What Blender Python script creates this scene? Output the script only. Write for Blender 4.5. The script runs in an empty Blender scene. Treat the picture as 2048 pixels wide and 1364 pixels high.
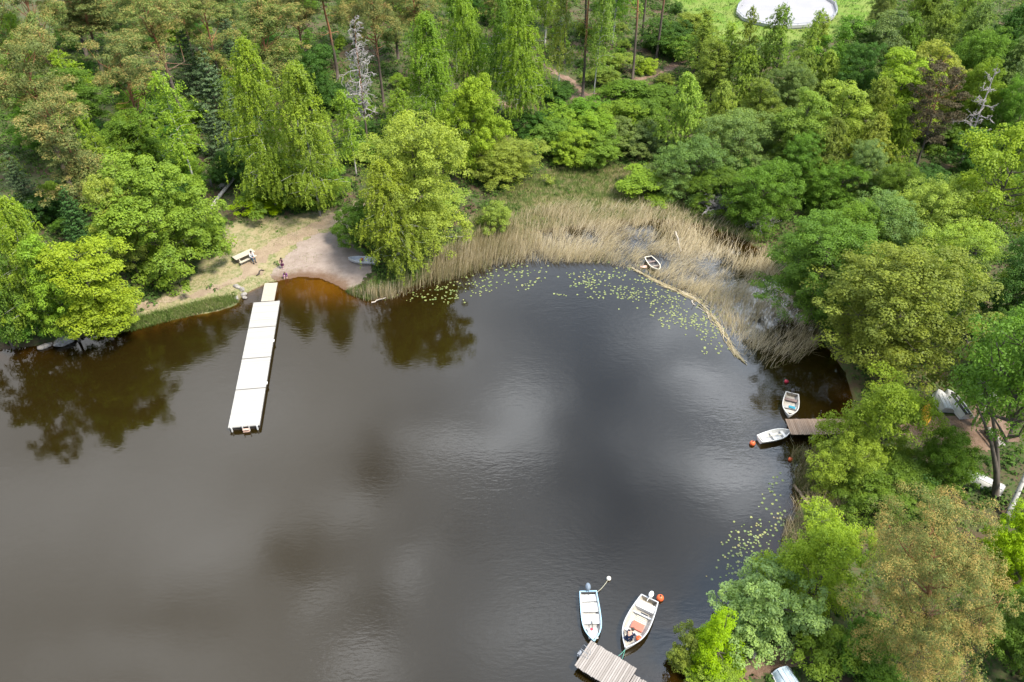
import bpy, bmesh, math, random
import numpy as np
from mathutils import Vector, Matrix

R = math.radians
rng = np.random.default_rng(7)
random.seed(7)
scene = bpy.context.scene
COL = scene.collection

# ------------------------------------------------------------------ camera
CAM_H, PITCH, FPX = 50.0, R(40.0), 1593.0
cam_d = bpy.data.cameras.new('camera'); cam_d.lens = 28.0; cam_d.sensor_width = 36.0
cam_d.clip_start = 0.5; cam_d.clip_end = 6000
cam = bpy.data.objects.new('camera', cam_d); COL.objects.link(cam)
cam.location = (0, 0, CAM_H); cam.rotation_euler = (R(50.0), 0, 0)
scene.camera = cam
CP, SP = math.cos(PITCH), math.sin(PITCH)

def ray(px, py):
    x = (px - 1024) / FPX; y = -(py - 682) / FPX
    return np.array([x, CP + y * SP, -SP + y * CP])

def atz(px, py, z=0.0):
    d = ray(px, py); t = (CAM_H - z) / -d[2]
    return np.array([d[0] * t, d[1] * t, z])

# ------------------------------------------------------------------ render, sky, sun
scene.view_settings.view_transform = 'Standard'; scene.view_settings.look = 'None'
scene.view_settings.gamma = 1.0; scene.view_settings.exposure = 0.74
scene.cycles.max_bounces = 6; scene.cycles.diffuse_bounces = 3; scene.cycles.glossy_bounces = 3
scene.cycles.transmission_bounces = 3; scene.cycles.transparent_max_bounces = 6
scene.cycles.caustics_reflective = False; scene.cycles.caustics_refractive = False
scene.cycles.use_denoising = True
scene.cycles.sample_clamp_indirect = 4

SUN_AZ, SUN_EL = 120.0, 57.0            # degrees from +Y towards +X, and above the horizon
sd = bpy.data.lights.new('sun', 'SUN'); sd.energy = 4.3; sd.angle = R(10.0); sd.color = (1.0, 0.93, 0.80)
sun = bpy.data.objects.new('sun', sd); COL.objects.link(sun)
sun.rotation_euler = (R(90 - SUN_EL), 0, R(180 - SUN_AZ))

class NT:
    """small helper to write node trees as expressions"""
    def __init__(s, tree):
        s.t = tree; s.n = tree.nodes; s.l = tree.links
    def new(s, typ, **kw):
        n = s.n.new(typ)
        for k, v in kw.items(): setattr(n, k, v)
        return n
    def put(s, sock, v):
        if hasattr(v, 'is_output'): s.l.new(v, sock)
        elif v is not None:
            if isinstance(v, (tuple, list)) and len(v) == 3 and sock.type == 'RGBA': v = (*v, 1)
            sock.default_value = v
    def math(s, op, a, b=None, c=None, clamp=False):
        n = s.new('ShaderNodeMath', operation=op, use_clamp=clamp)
        for i, v in enumerate((a, b, c)):
            if v is not None: s.put(n.inputs[i], v)
        return n.outputs[0]
    def mix(s, f, a, b, mode='MIX'):
        n = s.new('ShaderNodeMix', data_type='RGBA', blend_type=mode)
        s.put(n.inputs[0], f); s.put(n.inputs[6], a); s.put(n.inputs[7], b)
        return n.outputs[2]
    def noise(s, scale, detail=4, vec=None, rough=0.55, dist=0.0, out=0):
        n = s.new('ShaderNodeTexNoise'); n.inputs['Scale'].default_value = scale
        n.inputs['Detail'].default_value = detail; n.inputs['Roughness'].default_value = rough
        n.inputs['Distortion'].default_value = dist
        if vec is not None: s.l.new(vec, n.inputs['Vector'])
        return n.outputs[out]
    def ramp(s, f, stops):
        n = s.new('ShaderNodeValToRGB'); cr = n.color_ramp
        while len(cr.elements) < len(stops): cr.elements.new(0.5)
        for e, (p, c) in zip(cr.elements, stops):
            e.position = p; e.color = (*c, 1) if len(c) == 3 else c
        s.put(n.inputs[0], f)
        return n.outputs[0]
    def remap(s, v, a, b, c=0.0, d=1.0):
        n = s.new('ShaderNodeMapRange', interpolation_type='SMOOTHSTEP')
        s.put(n.inputs[0], v)
        for i, q in enumerate((a, b, c, d)): n.inputs[i + 1].default_value = q
        return n.outputs[0]
    def attr(s, name, out=2):
        n = s.new('ShaderNodeAttribute', attribute_name=name); return n.outputs[out]
    def mapping(s, vec, scale=(1, 1, 1), rot=(0, 0, 0)):
        n = s.new('ShaderNodeMapping'); s.l.new(vec, n.inputs[0])
        n.inputs['Scale'].default_value = scale; n.inputs['Rotation'].default_value = rot
        return n.outputs[0]

world = bpy.data.worlds.new('World'); scene.world = world; world.use_nodes = True
def build_world():
    w = NT(world.node_tree); w.n.clear()
    out = w.new('ShaderNodeOutputWorld'); bg = w.new('ShaderNodeBackground')
    w.l.new(bg.outputs[0], out.inputs[0])
    sky = w.new('ShaderNodeTexSky', sky_type='NISHITA', sun_disc=False, sun_elevation=R(SUN_EL), sun_rotation=R(SUN_AZ))
    tc = w.new('ShaderNodeTexCoord'); sep = w.new('ShaderNodeSeparateXYZ'); w.l.new(tc.outputs['Generated'], sep.inputs[0])
    z = w.math('MAXIMUM', sep.outputs[2], 0.06)
    u = w.math('DIVIDE', sep.outputs[0], z); v = w.math('DIVIDE', sep.outputs[1], z)
    cmb = w.new('ShaderNodeCombineXYZ'); w.l.new(u, cmb.inputs[0]); w.l.new(v, cmb.inputs[1])
    warp = w.new('ShaderNodeTexNoise'); warp.inputs['Scale'].default_value = 6.0; warp.inputs['Detail'].default_value = 8; warp.inputs['Roughness'].default_value = 0.62
    w.l.new(cmb.outputs[0], warp.inputs['Vector'])
    wsep = w.new('ShaderNodeSeparateXYZ'); w.l.new(warp.outputs['Color'], wsep.inputs[0])
    uu = w.math('ADD', u, w.math('MULTIPLY', w.math('SUBTRACT', wsep.outputs[0], 0.5), 0.17))
    vv = w.math('ADD', v, w.math('MULTIPLY', w.math('SUBTRACT', wsep.outputs[1], 0.5), 0.17))
    tot = w.math('MULTIPLY_ADD', w.noise(2.3, 6, cmb.outputs[0], 0.55), 0.34, CLOUD_BASE)
    for (cu, cv, su, sv, amp) in CLOUDS:
        a = w.math('POWER', w.math('ABSOLUTE', w.math('DIVIDE', w.math('SUBTRACT', uu, cu), su)), 2.0)
        b = w.math('POWER', w.math('ABSOLUTE', w.math('DIVIDE', w.math('SUBTRACT', vv, cv), sv)), 2.0)
        g = w.math('EXPONENT', w.math('MULTIPLY', w.math('ADD', a, b), -1.0))
        tot = w.math('MULTIPLY_ADD', g, amp, tot)
    # cloud colour: cool grey base on the right, warmer grey on the left; lit tops near white
    side = w.remap(u, -0.38, 0.18)
    dark = w.mix(side, (0.40, 0.395, 0.385), (0.06, 0.35, 0.80))
    lite = w.mix(side, (4.9, 5.0, 5.1), (4.9, 5.3, 5.8))
    f = w.math('MULTIPLY', tot, 1.0, clamp=True)
    cloud = w.mix(f, dark, lite)
    skyc = w.mix(1.0, sky.outputs[0], (0.1, 0.1, 0.1), 'MULTIPLY')
    cover = w.remap(v, -0.15, 0.35, 0.12, 0.86)      # cloud cover thinned behind the camera to lower the ambient light
    col = w.mix(cover, skyc, cloud)
    w.l.new(col, bg.inputs[0]); bg.inputs[1].default_value = 1.0
# clouds as they stand in the sky: (x/z, y/z) of their direction, half-sizes, brightness
def cl(px, py, rx, ry, amp):
    a = atz(px, py); b = atz(px + rx, py); c = atz(px, py - ry)
    return (a[0] / 50, a[1] / 50, (b[0] - a[0]) / 50, (c[1] - a[1]) / 50, amp)
CLOUD_BASE = 0.06
CLOUDS = [cl(937, 885, 110, 38, .42), cl(1045, 822, 80, 55, .36), cl(937, 690, 60, 60, .12), cl(703, 998, 70, 45, .20), cl(660, 1180, 60, 40, .22), cl(815, 1125, 55, 50, .24), cl(735, 1318, 60, 45, .34), cl(1060, 1265, 90, 45, .24),
          cl(1420, 750, 75, 24, .62), cl(1470, 800, 95, 22, .60), cl(1475, 935, 110, 42, .70), cl(1500, 1010, 60, 20, .3), cl(1313, 660, 70, 35, .32), cl(1520, 620, 130, 80, .62), cl(1440, 480, 170, 40, .5), cl(1560, 1330, 260, 90, .3),
          cl(420, 1090, 190, 110, .26), cl(300, 1330, 300, 90, .18), cl(500, 850, 240, 90, .16), cl(120, 1010, 240, 120, .15),
          cl(750, 930, 60, 60, -.22), cl(590, 1110, 80, 50, -.20), cl(760, 1190, 40, 60, -.12), cl(940, 1065, 130, 40, -.12), cl(1020, 950, 110, 30, -.14), cl(350, 1240, 120, 35, -.08), cl(1180, 780, 90, 160, -.16), cl(1260, 1050, 170, 110, -.14), cl(1140, 640, 150, 60, -.10)]
build_world()

# ------------------------------------------------------------------ object helpers
def tag(o, label=None, cat=None, group=None, kind=None):
    if label: o['label'] = label
    if cat: o['category'] = cat
    if group: o['group'] = group
    if kind: o['kind'] = kind
    return o

def link(name, me, mat=None, parent=None):
    if mat is not None and not me.materials: me.materials.append(mat)
    o = bpy.data.objects.new(name, me); COL.objects.link(o)
    if parent is not None: o.parent = parent
    return o

def empty(name, loc=(0, 0, 0), rz=0.0, label=None, cat=None, group=None):
    o = bpy.data.objects.new(name, None); COL.objects.link(o)
    o.empty_display_size = 0.3
    o.location = loc; o.rotation_euler = (0, 0, rz)
    return tag(o, label, cat, group)

def quads_mesh(name, V, F, tint=None, smooth=False):
    """V (n,3) and F (m,4) numpy arrays -> mesh, quickly"""
    me = bpy.data.meshes.new(name)
    V = np.ascontiguousarray(V, dtype=np.float32); F = np.ascontiguousarray(F, dtype=np.int32)
    k = F.shape[1]
    me.vertices.add(len(V)); me.vertices.foreach_set('co', V.ravel())
    me.loops.add(F.size); me.loops.foreach_set('vertex_index', F.ravel())
    me.polygons.add(len(F)); me.polygons.foreach_set('loop_start', np.arange(0, F.size, k, dtype=np.int32))
    me.update(calc_edges=True)
    if tint is not None:
        a = me.attributes.new('tint', 'FLOAT', 'FACE'); a.data.foreach_set('value', np.ascontiguousarray(tint, dtype=np.float32))
    if smooth: me.polygons.foreach_set('use_smooth', np.ones(len(F), dtype=bool))
    return me

class MB:
    """collects simple shapes into one mesh"""
    def __init__(s): s.v = []; s.f = []; s.sm = []
    def add(s, V, F, smooth=False):
        o = len(s.v); s.v += [tuple(map(float, p)) for p in V]; s.f += [tuple(int(i) + o for i in f) for f in F]; s.sm += [smooth] * len(F)
    def box(s, c, d, rz=0.0, tilt=None):
        x, y, z = (q / 2 for q in d)
        V = [Vector((sx * x, sy * y, sz * z)) for sz in (-1, 1) for sy in (-1, 1) for sx in (-1, 1)]
        M = Matrix.Rotation(rz, 3, 'Z')
        if tilt is not None: M = M @ tilt
        V = [M @ p + Vector(c) for p in V]
        s.add(V, [(0, 2, 3, 1), (4, 5, 7, 6), (0, 1, 5, 4), (2, 6, 7, 3), (0, 4, 6, 2), (1, 3, 7, 5)])
    def bar(s, a, b, w, h=None):
        a, b = Vector(a), Vector(b); h = h or w
        d = (b - a).normalized(); up = Vector((0, 0, 1)) if abs(d.z) < .95 else Vector((1, 0, 0))
        x = d.cross(up).normalized() * w / 2; y = x.cross(d).normalized() * h / 2
        V = [a - x - y, a + x - y, a + x + y, a - x + y, b - x - y, b + x - y, b + x + y, b - x + y]
        s.add(V, [(3, 2, 1, 0), (4, 5, 6, 7), (0, 1, 5, 4), (1, 2, 6, 5), (2, 3, 7, 6), (3, 0, 4, 7)])
    def tube(s, pts, rad, n=6, cap=True):
        pts = [Vector(p) for p in pts]; V = []; F = []
        if not hasattr(rad, '__len__'): rad = [rad] * len(pts)
        for i, p in enumerate(pts):
            d = (pts[min(i + 1, len(pts) - 1)] - pts[max(i - 1, 0)]).normalized()
            up = Vector((0, 0, 1)) if abs(d.z) < .9 else Vector((1, 0, 0))
            x = d.cross(up).normalized(); y = d.cross(x)
            for k in range(n):
                a = 2 * math.pi * k / n
                V.append(p + (x * math.cos(a) + y * math.sin(a)) * rad[i])
        for i in range(len(pts) - 1):
            for k in range(n):
                q = (k + 1) % n
                F.append((i * n + k, i * n + q, (i + 1) * n + q, (i + 1) * n + k))
        if cap:
            F.append(tuple(range(n))); F.append(tuple((len(pts) - 1) * n + k for k in reversed(range(n))))
        s.add(V, F, True)
    def sphere(s, c, r, n=12, m=8, sq=(1, 1, 1)):
        V = []; F = []
        for i in range(m + 1):
            t = math.pi * i / m
            for k in range(n):
                a = 2 * math.pi * k / n
                V.append((c[0] + r * sq[0] * math.sin(t) * math.cos(a), c[1] + r * sq[1] * math.sin(t) * math.sin(a), c[2] + r * sq[2] * math.cos(t)))
        for i in range(m):
            for k in range(n):
                q = (k + 1) % n; F.append((i * n + k, (i + 1) * n + k, (i + 1) * n + q, i * n + q))
        s.add(V, F, True)
    def mesh(s, name):
        me = bpy.data.meshes.new(name); me.from_pydata(s.v, [], s.f); me.update()
        me.polygons.foreach_set('use_smooth', s.sm)
        return me
    def build(s, name, mat=None, parent=None): return link(name, s.mesh(name), mat, parent)

# ------------------------------------------------------------------ materials
def new_mat(name):
    m = bpy.data.materials.new(name); m.use_nodes = True
    t = NT(m.node_tree); t.n.clear()
    out = t.new('ShaderNodeOutputMaterial')
    return m, t, out

def mat_plain(name, col, rough=0.6, var=0.15, scale=8.0, metal=0.0, spec=0.5, bump=0.0):
    m, t, out = new_mat(name)
    b = t.new('ShaderNodeBsdfPrincipled'); t.l.new(b.outputs[0], out.inputs[0])
    tc = t.new('ShaderNodeTexCoord')
    n = t.noise(scale, 5, tc.outputs['Object'], 0.6)
    c = t.mix(t.remap(n, 0.3, 0.7), tuple(q * (1 - var) for q in col), tuple(min(1, q * (1 + var)) for q in col))
    t.l.new(c, b.inputs['Base Color']); b.inputs['Roughness'].default_value = rough; b.inputs['Metallic'].default_value = metal
    b.inputs['Specular IOR Level'].default_value = spec
    if bump:
        bp = t.new('ShaderNodeBump'); bp.inputs['Strength'].default_value = bump; bp.inputs['Distance'].default_value = 0.02
        t.l.new(n, bp.inputs['Height']); t.l.new(bp.outputs[0], b.inputs['Normal'])
    return m

def mat_leaf(name, warm=(1.14, 1.10, 0.78), tan=None, tan_at=0.7, trans=0.36):
    """leaf colour = the object's own colour, varied leaf by leaf; tan: a second colour (male cones, dry tips) for part of the leaves"""
    m, t, out = new_mat(name)
    oi = t.new('ShaderNodeObjectInfo'); tint = t.attr('tint')
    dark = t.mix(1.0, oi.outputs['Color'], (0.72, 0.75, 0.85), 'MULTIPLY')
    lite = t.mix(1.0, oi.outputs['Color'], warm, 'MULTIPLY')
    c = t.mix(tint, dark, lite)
    if tan is not None:
        c = t.mix(t.remap(tint, tan_at - 0.08, tan_at + 0.08), c, tan)
    d = t.new('ShaderNodeBsdfDiffuse'); tr = t.new('ShaderNodeBsdfTranslucent'); g = t.new('ShaderNodeBsdfGlossy')
    g.inputs['Roughness'].default_value = 0.5; g.inputs['Color'].default_value = (0.9, 0.95, 0.9, 1)
    t.l.new(c, d.inputs[0]); t.l.new(t.mix(1.0, c, (1.25, 1.2, 0.6), 'MULTIPLY'), tr.inputs[0])
    mx = t.new('ShaderNodeMixShader'); mx.inputs[0].default_value = trans
    t.l.new(d.outputs[0], mx.inputs[1]); t.l.new(tr.outputs[0], mx.inputs[2])
    m2 = t.new('ShaderNodeMixShader'); m2.inputs[0].default_value = 0.010
    t.l.new(mx.outputs[0], m2.inputs[1]); t.l.new(g.outputs[0], m2.inputs[2])
    t.l.new(m2.outputs[0], out.inputs[0])
    return m

def mat_bark(name, kind):
    m, t, out = new_mat(name)
    b = t.new('ShaderNodeBsdfPrincipled'); t.l.new(b.outputs[0], out.inputs[0]); b.inputs['Roughness'].default_value = 0.85
    b.inputs['Specular IOR Level'].default_value = 0.2
    tc = t.new('ShaderNodeTexCoord'); P = tc.outputs['Object']
    sep = t.new('ShaderNodeSeparateXYZ'); t.l.new(P, sep.inputs[0])
    if kind == 'pine':
        n = t.noise(5, 5, t.mapping(P, (1, 1, .35)))
        lo = t.mix(n, (.06, .045, .035), (.17, .14, .12)); hi = t.mix(n, (.22, .09, .04), (.40, .20, .10))
        c = t.mix(t.remap(t.math('MULTIPLY_ADD', n, 2.0, sep.outputs[2]), 6.5, 12.0), lo, hi)
    elif kind == 'birch':
        n = t.noise(1.4, 4, t.mapping(P, (1.2, 1.2, 3.5)), 0.7)
        c = t.ramp(n, [(0.36, (.04, .035, .03)), (0.44, (.50, .48, .45)), (1, (.68, .66, .62))])
        low = t.remap(sep.outputs[2], 0.2, 1.6); c = t.mix(low, (.10, .09, .08), c)
    elif kind == 'dead':
        n = t.noise(4, 5, t.mapping(P, (1, 1, .3)))
        c = t.mix(n, (.21, .19, .185), (.50, .465, .45))
    else:
        n = t.noise(4, 5, t.mapping(P, (1, 1, .3)))
        c = t.mix(n, (.05, .042, .034), (.18, .15, .125))
    t.l.new(c, b.inputs['Base Color'])
    return m

M = {}
M['leaf'] = mat_leaf('leaf'); M['needle'] = mat_leaf('needle', warm=(1.2, 1.15, .9), tan=(.33, .265, .085), tan_at=.73, trans=.15)
M['goldneedle'] = mat_leaf('golden_needle', warm=(1.2, 1.12, .85), tan=(.37, .27, .08), tan_at=.68, trans=.12)
M['spruce'] = mat_leaf('spruce_needle', warm=(1.2, 1.2, 1.0), trans=.12)
M['dryneedle'] = mat_leaf('dry_needle', warm=(1.15, 1.08, .95), trans=.1)
for k in ('pine', 'birch', 'dead', 'bark'): M[k + '_bark'] = mat_bark(k + '_bark', k)

# ------------------------------------------------------------------ terrain
WATER_PX = [(-420, 760), (0, 700), (60, 694), (140, 680), (200, 672), (262, 662), (330, 643), (395, 630), (440, 622), (472, 611), (486, 592), (505, 580),
            (530, 570), (560, 561), (600, 553), (640, 556), (668, 568), (690, 580), (706, 590), (735, 600), (765, 594), (830, 570), (870, 535), (900, 505),
            (980, 478), (1090, 458), (1200, 443), (1300, 436), (1400, 448), (1480, 472), (1525, 505), (1565, 570), (1605, 630), (1650, 690), (1690, 745),
            (1705, 800), (1695, 850), (1640, 885), (1608, 925), (1608, 985), (1585, 1040), (1560, 1100), (1530, 1160), (1470, 1205), (1430, 1250),
            (1395, 1295), (1372, 1340), (1350, 1420), (1310, 1600)]
WPOLY = np.array([atz(*p)[:2] for p in WATER_PX] + [[12, 2], [12, -90], [-160, -90], [-160, atz(-420, 760)[1] - 6]])

def inside(poly, X, Y):
    n = len(poly); res = np.zeros(X.shape, bool); j = n - 1
    for i in range(n):
        xi, yi = poly[i]; xj, yj = poly[j]
        c = ((yi > Y) != (yj > Y)) & (X < (xj - xi) * (Y - yi) / (yj - yi + 1e-12) + xi)
        res ^= c; j = i
    return res

def polydist(poly, X, Y, closed=True):
    d = np.full(X.shape, 1e9); n = len(poly)
    for i in range(n if closed else n - 1):
        a = poly[i]; b = poly[(i + 1) % n]; ab = b - a; L = (ab * ab).sum() + 1e-9
        t = np.clip(((X - a[0]) * ab[0] + (Y - a[1]) * ab[1]) / L, 0, 1)
        d = np.minimum(d, (X - a[0] - t * ab[0]) ** 2 + (Y - a[1] - t * ab[1]) ** 2)
    return np.sqrt(d)

def lump(X, Y, s=1.0):
    """cheap smooth noise, about -1..1"""
    return (np.sin(X * .43 * s + 1.3 * np.sin(Y * .31 * s)) + np.sin(Y * .52 * s + 1.7 * np.sin(X * .27 * s + 2)) + np.sin((X + Y) * 1.1 * s + np.sin(X * .9 * s - Y * .6 * s) * 1.5) * .6) / 2.6

BEACH_C = atz(625, 510)
def height(X, Y):
    X = np.asarray(X, float); Y = np.asarray(Y, float)
    d = polydist(WPOLY, X, Y); w = inside(WPOLY, X, Y)
    bd = np.hypot(X - BEACH_C[0], (Y - BEACH_C[1])); flat = np.clip(1 - (bd - 7) / 5, 0, 1)
    bank = .34 * np.clip(d / 0.9, 0, 1) * (1 - flat) + .045 * np.minimum(d, 9) * flat
    land = bank + .02 * np.minimum(d, 60) + .09 * lump(X, Y) * np.clip(d / 4, 0, 1) * (1 - .7 * flat)
    sl = .40 * (1 - flat) + .11 * flat
    bed = -.05 - np.minimum(2.2, d * sl)
    far = np.clip((np.hypot(X, Y - 80) - 230) / 300, 0, 1)
    return np.where(w, bed, land) + far * (6 + 5 * lump(X, Y, .08)) * (~w)

def hz(x, y): return float(height(np.array([x]), np.array([y]))[0])
def at(px, py, up=0.0):
    """point of the ground (or `up` above it) seen at a pixel"""
    p = atz(px, py, 0.3 + up)
    for _ in range(4): p = atz(px, py, max(0.0, hz(p[0], p[1])) + up)
    return p

def axis(lo, hi, step, far):
    a = list(np.arange(lo, hi + step, step)); s = step; x = a[-1]
    while x < far: s *= 1.25; x += s; a.append(x)
    s = step; x = a[0]; b = []
    while x > -far: s *= 1.25; x -= s; b.append(x)
    return np.array(b[::-1] + a)
GX = axis(-84, 96, 0.5, 2500); GY = axis(18, 185, 0.5, 2500)
XX, YY = np.meshgrid(GX, GY); ZZ = height(XX.ravel(), YY.ravel()).reshape(XX.shape)
def grid_faces(nx, ny, keep=None):
    i = np.arange(nx - 1)[None, :] + np.arange(ny - 1)[:, None] * nx
    F = np.stack([i, i + 1, i + nx + 1, i + nx], -1)
    return F[keep] if keep is not None else F.reshape(-1, 4)

def in_px(poly_px): return np.array([at(*p)[:2] for p in poly_px])
MEADOW = in_px([(760, 592), (845, 548), (890, 500), (930, 455), (960, 420), (1010, 385), (1080, 345), (1180, 330), (1260, 335), (1330, 390), (1400, 430), (1480, 455), (1530, 490),
                (1470, 475), (1400, 450), (1300, 438), (1200, 446), (1090, 460), (980, 482), (900, 510), (840, 570)])
LAWN = in_px([(215, 640), (330, 590), (440, 500), (436, 462), (480, 440), (540, 432), (680, 420), (740, 430), (730, 480), (560, 560), (480, 600), (400, 640), (300, 668)])
GREEN = in_px([(1290, -40), (1385, 40), (1420, 80), (1560, 90), (1680, 75), (1760, 30), (1820, -60), (1500, -160), (1300, -140)])

def ground_material():
    m, t, out = new_mat('forest_ground')
    b = t.new('ShaderNodeBsdfPrincipled'); t.l.new(b.outputs[0], out.inputs[0]); b.inputs['Roughness'].default_value = 0.95
    b.inputs['Specular IOR Level'].default_value = 0.1
    P = t.new('ShaderNodeTexCoord').outputs['Object']
    n1 = t.noise(.35, 6, P, .6); n2 = t.noise(3.0, 6, P, .65); n3 = t.noise(1.1, 5, P, .6)
    floor = t.mix(t.remap(n1, .36, .54), (.10, .068, .045), (.06, .095, .03))
    floor = t.mix(t.remap(n2, .35, .75), floor, (.11, .08, .05))
    lawn = t.mix(t.remap(n3, .36, .62), (.13, .165, .052), (.30, .25, .14))
    lawn = t.mix(t.remap(n2, .3, .8), lawn, (.36, .30, .19))
    mead = t.mix(t.remap(n3, .38, .6), (.09, .125, .035), (.22, .18, .095))
    green = t.mix(t.remap(n1, .4, .6), (.11, .19, .025), (.17, .22, .05))
    c = t.mix(t.attr('lawn'), floor, lawn); c = t.mix(t.attr('meadow'), c, mead); c = t.mix(t.attr('green'), c, green)
    bed = t.mix(t.remap(n3, .35, .65), (.05, .035, .018), (.09, .065, .03))
    bed = t.mix(t.attr('sandbed'), bed, t.mix(n2, (.30, .19, .05), (.44, .29, .09)))
    c = t.mix(t.attr('bed'), c, bed)
    t.l.new(c, b.inputs['Base Color'])
    bp = t.new('ShaderNodeBump'); bp.inputs['Strength'].default_value = .6; bp.inputs['Distance'].default_value = .08
    t.l.new(n2, bp.inputs['Height']); t.l.new(bp.outputs[0], b.inputs['Normal'])
    return m

gm = quads_mesh('ground', np.stack([XX.ravel(), YY.ravel(), ZZ.ravel()], 1), grid_faces(len(GX), len(GY)), smooth=True)
def vattr(me, name, val): me.attributes.new(name, 'FLOAT', 'POINT').data.foreach_set('value', np.ascontiguousarray(val, dtype=np.float32).ravel())
def mask(poly, X, Y, soft=1.2):
    d = polydist(poly, X, Y); s = np.where(inside(poly, X, Y), d, -d) + lump(X, Y, 1.7) * .6 + lump(X, Y, 4.1) * .35
    return np.clip(s / soft + .5, 0, 1)
xr, yr = XX.ravel(), YY.ravel()
vattr(gm, 'lawn', mask(LAWN, xr, yr)); vattr(gm, 'meadow', mask(MEADOW, xr, yr)); vattr(gm, 'green', mask(GREEN, xr, yr, 3))
vattr(gm, 'bed', (ZZ.ravel() < -.02).astype(float))
SAND_C = atz(625, 600)
vattr(gm, 'sandbed', np.clip(1.25 - np.hypot((xr - SAND_C[0]) / 4.6, (yr - SAND_C[1]) / 7.0), 0, 1))
ground = tag(link('ground', gm, ground_material()), 'forest floor and grassy shore around the bay', kind='structure')

# ------------------------------------------------------------------ water
def water_material():
    m, t, out = new_mat('lake_water')
    P = t.new('ShaderNodeTexCoord').outputs['Object']
    body = t.new('ShaderNodeBsdfDiffuse'); body.inputs[0].default_value = (.0165, .0108, .0022, 1)
    clear = t.new('ShaderNodeBsdfTransparent'); clear.inputs[0].default_value = (.78, .60, .28, 1)
    under = t.new('ShaderNodeMixShader'); t.l.new(t.attr('clear'), under.inputs[0])
    t.l.new(body.outputs[0], under.inputs[1]); t.l.new(clear.outputs[0], under.inputs[2])
    gl = t.new('ShaderNodeBsdfGlossy'); gl.inputs['Roughness'].default_value = .045
    fr = t.new('ShaderNodeFresnel'); fr.inputs['IOR'].default_value = 1.58
    wind = t.remap(t.noise(.045, 3, P), .40, .62, .25, 1.0)
    r1 = t.noise(3.2, 3, t.mapping(P, (.55, 1.5, 1), (0, 0, R(-14))), .5, .4)
    r2 = t.noise(.75, 3, t.mapping(P, (.7, 1.5, 1), (0, 0, R(24))), .5, .8)
    h = t.math('MULTIPLY', t.math('MULTIPLY_ADD', r2, 1.3, r1), wind)
    bp = t.new('ShaderNodeBump'); bp.inputs['Strength'].default_value = 1.0; bp.inputs['Distance'].default_value = .0065
    t.l.new(h, bp.inputs['Height'])
    t.l.new(bp.outputs[0], gl.inputs['Normal']); t.l.new(bp.outputs[0], fr.inputs['Normal'])
    mx = t.new('ShaderNodeMixShader'); t.l.new(fr.outputs[0], mx.inputs[0])
    t.l.new(under.outputs[0], mx.inputs[1]); t.l.new(gl.outputs[0], mx.inputs[2]); t.l.new(mx.outputs[0], out.inputs[0])
    return m
near = (XX > -165) & (XX < 100) & (YY > -95) & (YY < 110)
wet = (ZZ < .02) & near
kc = wet[:-1, :-1] | wet[1:, :-1] | wet[:-1, 1:] | wet[1:, 1:]
wm = quads_mesh('water', np.stack([xr, yr, np.zeros_like(xr)], 1), grid_faces(len(GX), len(GY), kc))
vattr(wm, 'clear', np.exp(np.minimum(ZZ.ravel(), 0) * 1.15) * .95)
water = tag(link('water', wm, water_material()), 'dark brown lake water of the bay, reflecting clouds and trees', kind='structure')

# ------------------------------------------------------------------ sheets on the ground: beach, paths, gravel pitch
def sheet(name, poly, mat, up=.03, step=.2, rough=.35, label=None):
    lo = poly.min(0) - 1; hi = poly.max(0) + 1
    gx = np.arange(lo[0], hi[0], step); gy = np.arange(lo[1], hi[1], step); X, Y = np.meshgrid(gx, gy)
    d = polydist(poly, X, Y); s = np.where(inside(poly, X, Y), d, -d) + rough * (lump(X, Y, 1.9) + .7 * lump(X, Y, 5.3))
    k = s > 0; keep = k[:-1, :-1] & k[1:, :-1] & k[:-1, 1:] & k[1:, 1:]
    Z = height(X.ravel(), Y.ravel())
    me = quads_mesh(name, np.stack([X.ravel(), Y.ravel(), Z + up], 1), grid_faces(len(gx), len(gy), keep), smooth=True)
    bm = bmesh.new(); bm.from_mesh(me); bmesh.ops.delete(bm, geom=[v for v in bm.verts if not v.link_faces], context='VERTS'); bm.to_mesh(me); bm.free()
    return tag(link(name, me, mat), label, kind='structure')

def strip_poly(px, w):
    P = np.array([at(*p)[:2] for p in px]); d = np.gradient(P, axis=0); d /= np.linalg.norm(d, axis=1)[:, None] + 1e-9
    n = np.stack([-d[:, 1], d[:, 0]], 1) * w / 2
    return np.concatenate([P + n, (P - n)[::-1]])

def earth(name, a, b, scale=1.5, wetline=None):
    m, t, out = new_mat(name)
    bs = t.new('ShaderNodeBsdfPrincipled'); t.l.new(bs.outputs[0], out.inputs[0]); bs.inputs['Roughness'].default_value = .95; bs.inputs['Specular IOR Level'].default_value = .1
    P = t.new('ShaderNodeTexCoord').outputs['Object']
    n = t.noise(scale, 7, P, .7); c = t.mix(t.remap(n, .3, .7), a, b)
    n2 = t.noise(9, 4, P, .7); c = t.mix(t.remap(n2, .62, .75), c, tuple(q * .55 for q in a))
    if wetline:
        s = t.new('ShaderNodeSeparateXYZ'); t.l.new(P, s.inputs[0])
        zz = t.math('MULTIPLY_ADD', n, .12, s.outputs[2]); c = t.mix(t.remap(zz, *wetline), (.16, .10, .065), c)
    t.l.new(c, bs.inputs['Base Color'])
    bp = t.new('ShaderNodeBump'); bp.inputs['Strength'].default_value = .8; bp.inputs['Distance'].default_value = .10
    t.l.new(n2, bp.inputs['Height']); t.l.new(bp.outputs[0], bs.inputs['Normal'])
    return m
M['sand'] = earth('beach_sand', (.285, .225, .19), (.36, .295, .255), 1.2, wetline=(.10, .22))
M['dirt'] = earth('dirt_path', (.16, .10, .07), (.27, .19, .14), .8)
M['bare'] = earth('bare_earth', (.27, .20, .14), (.38, .30, .21), .8)
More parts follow.
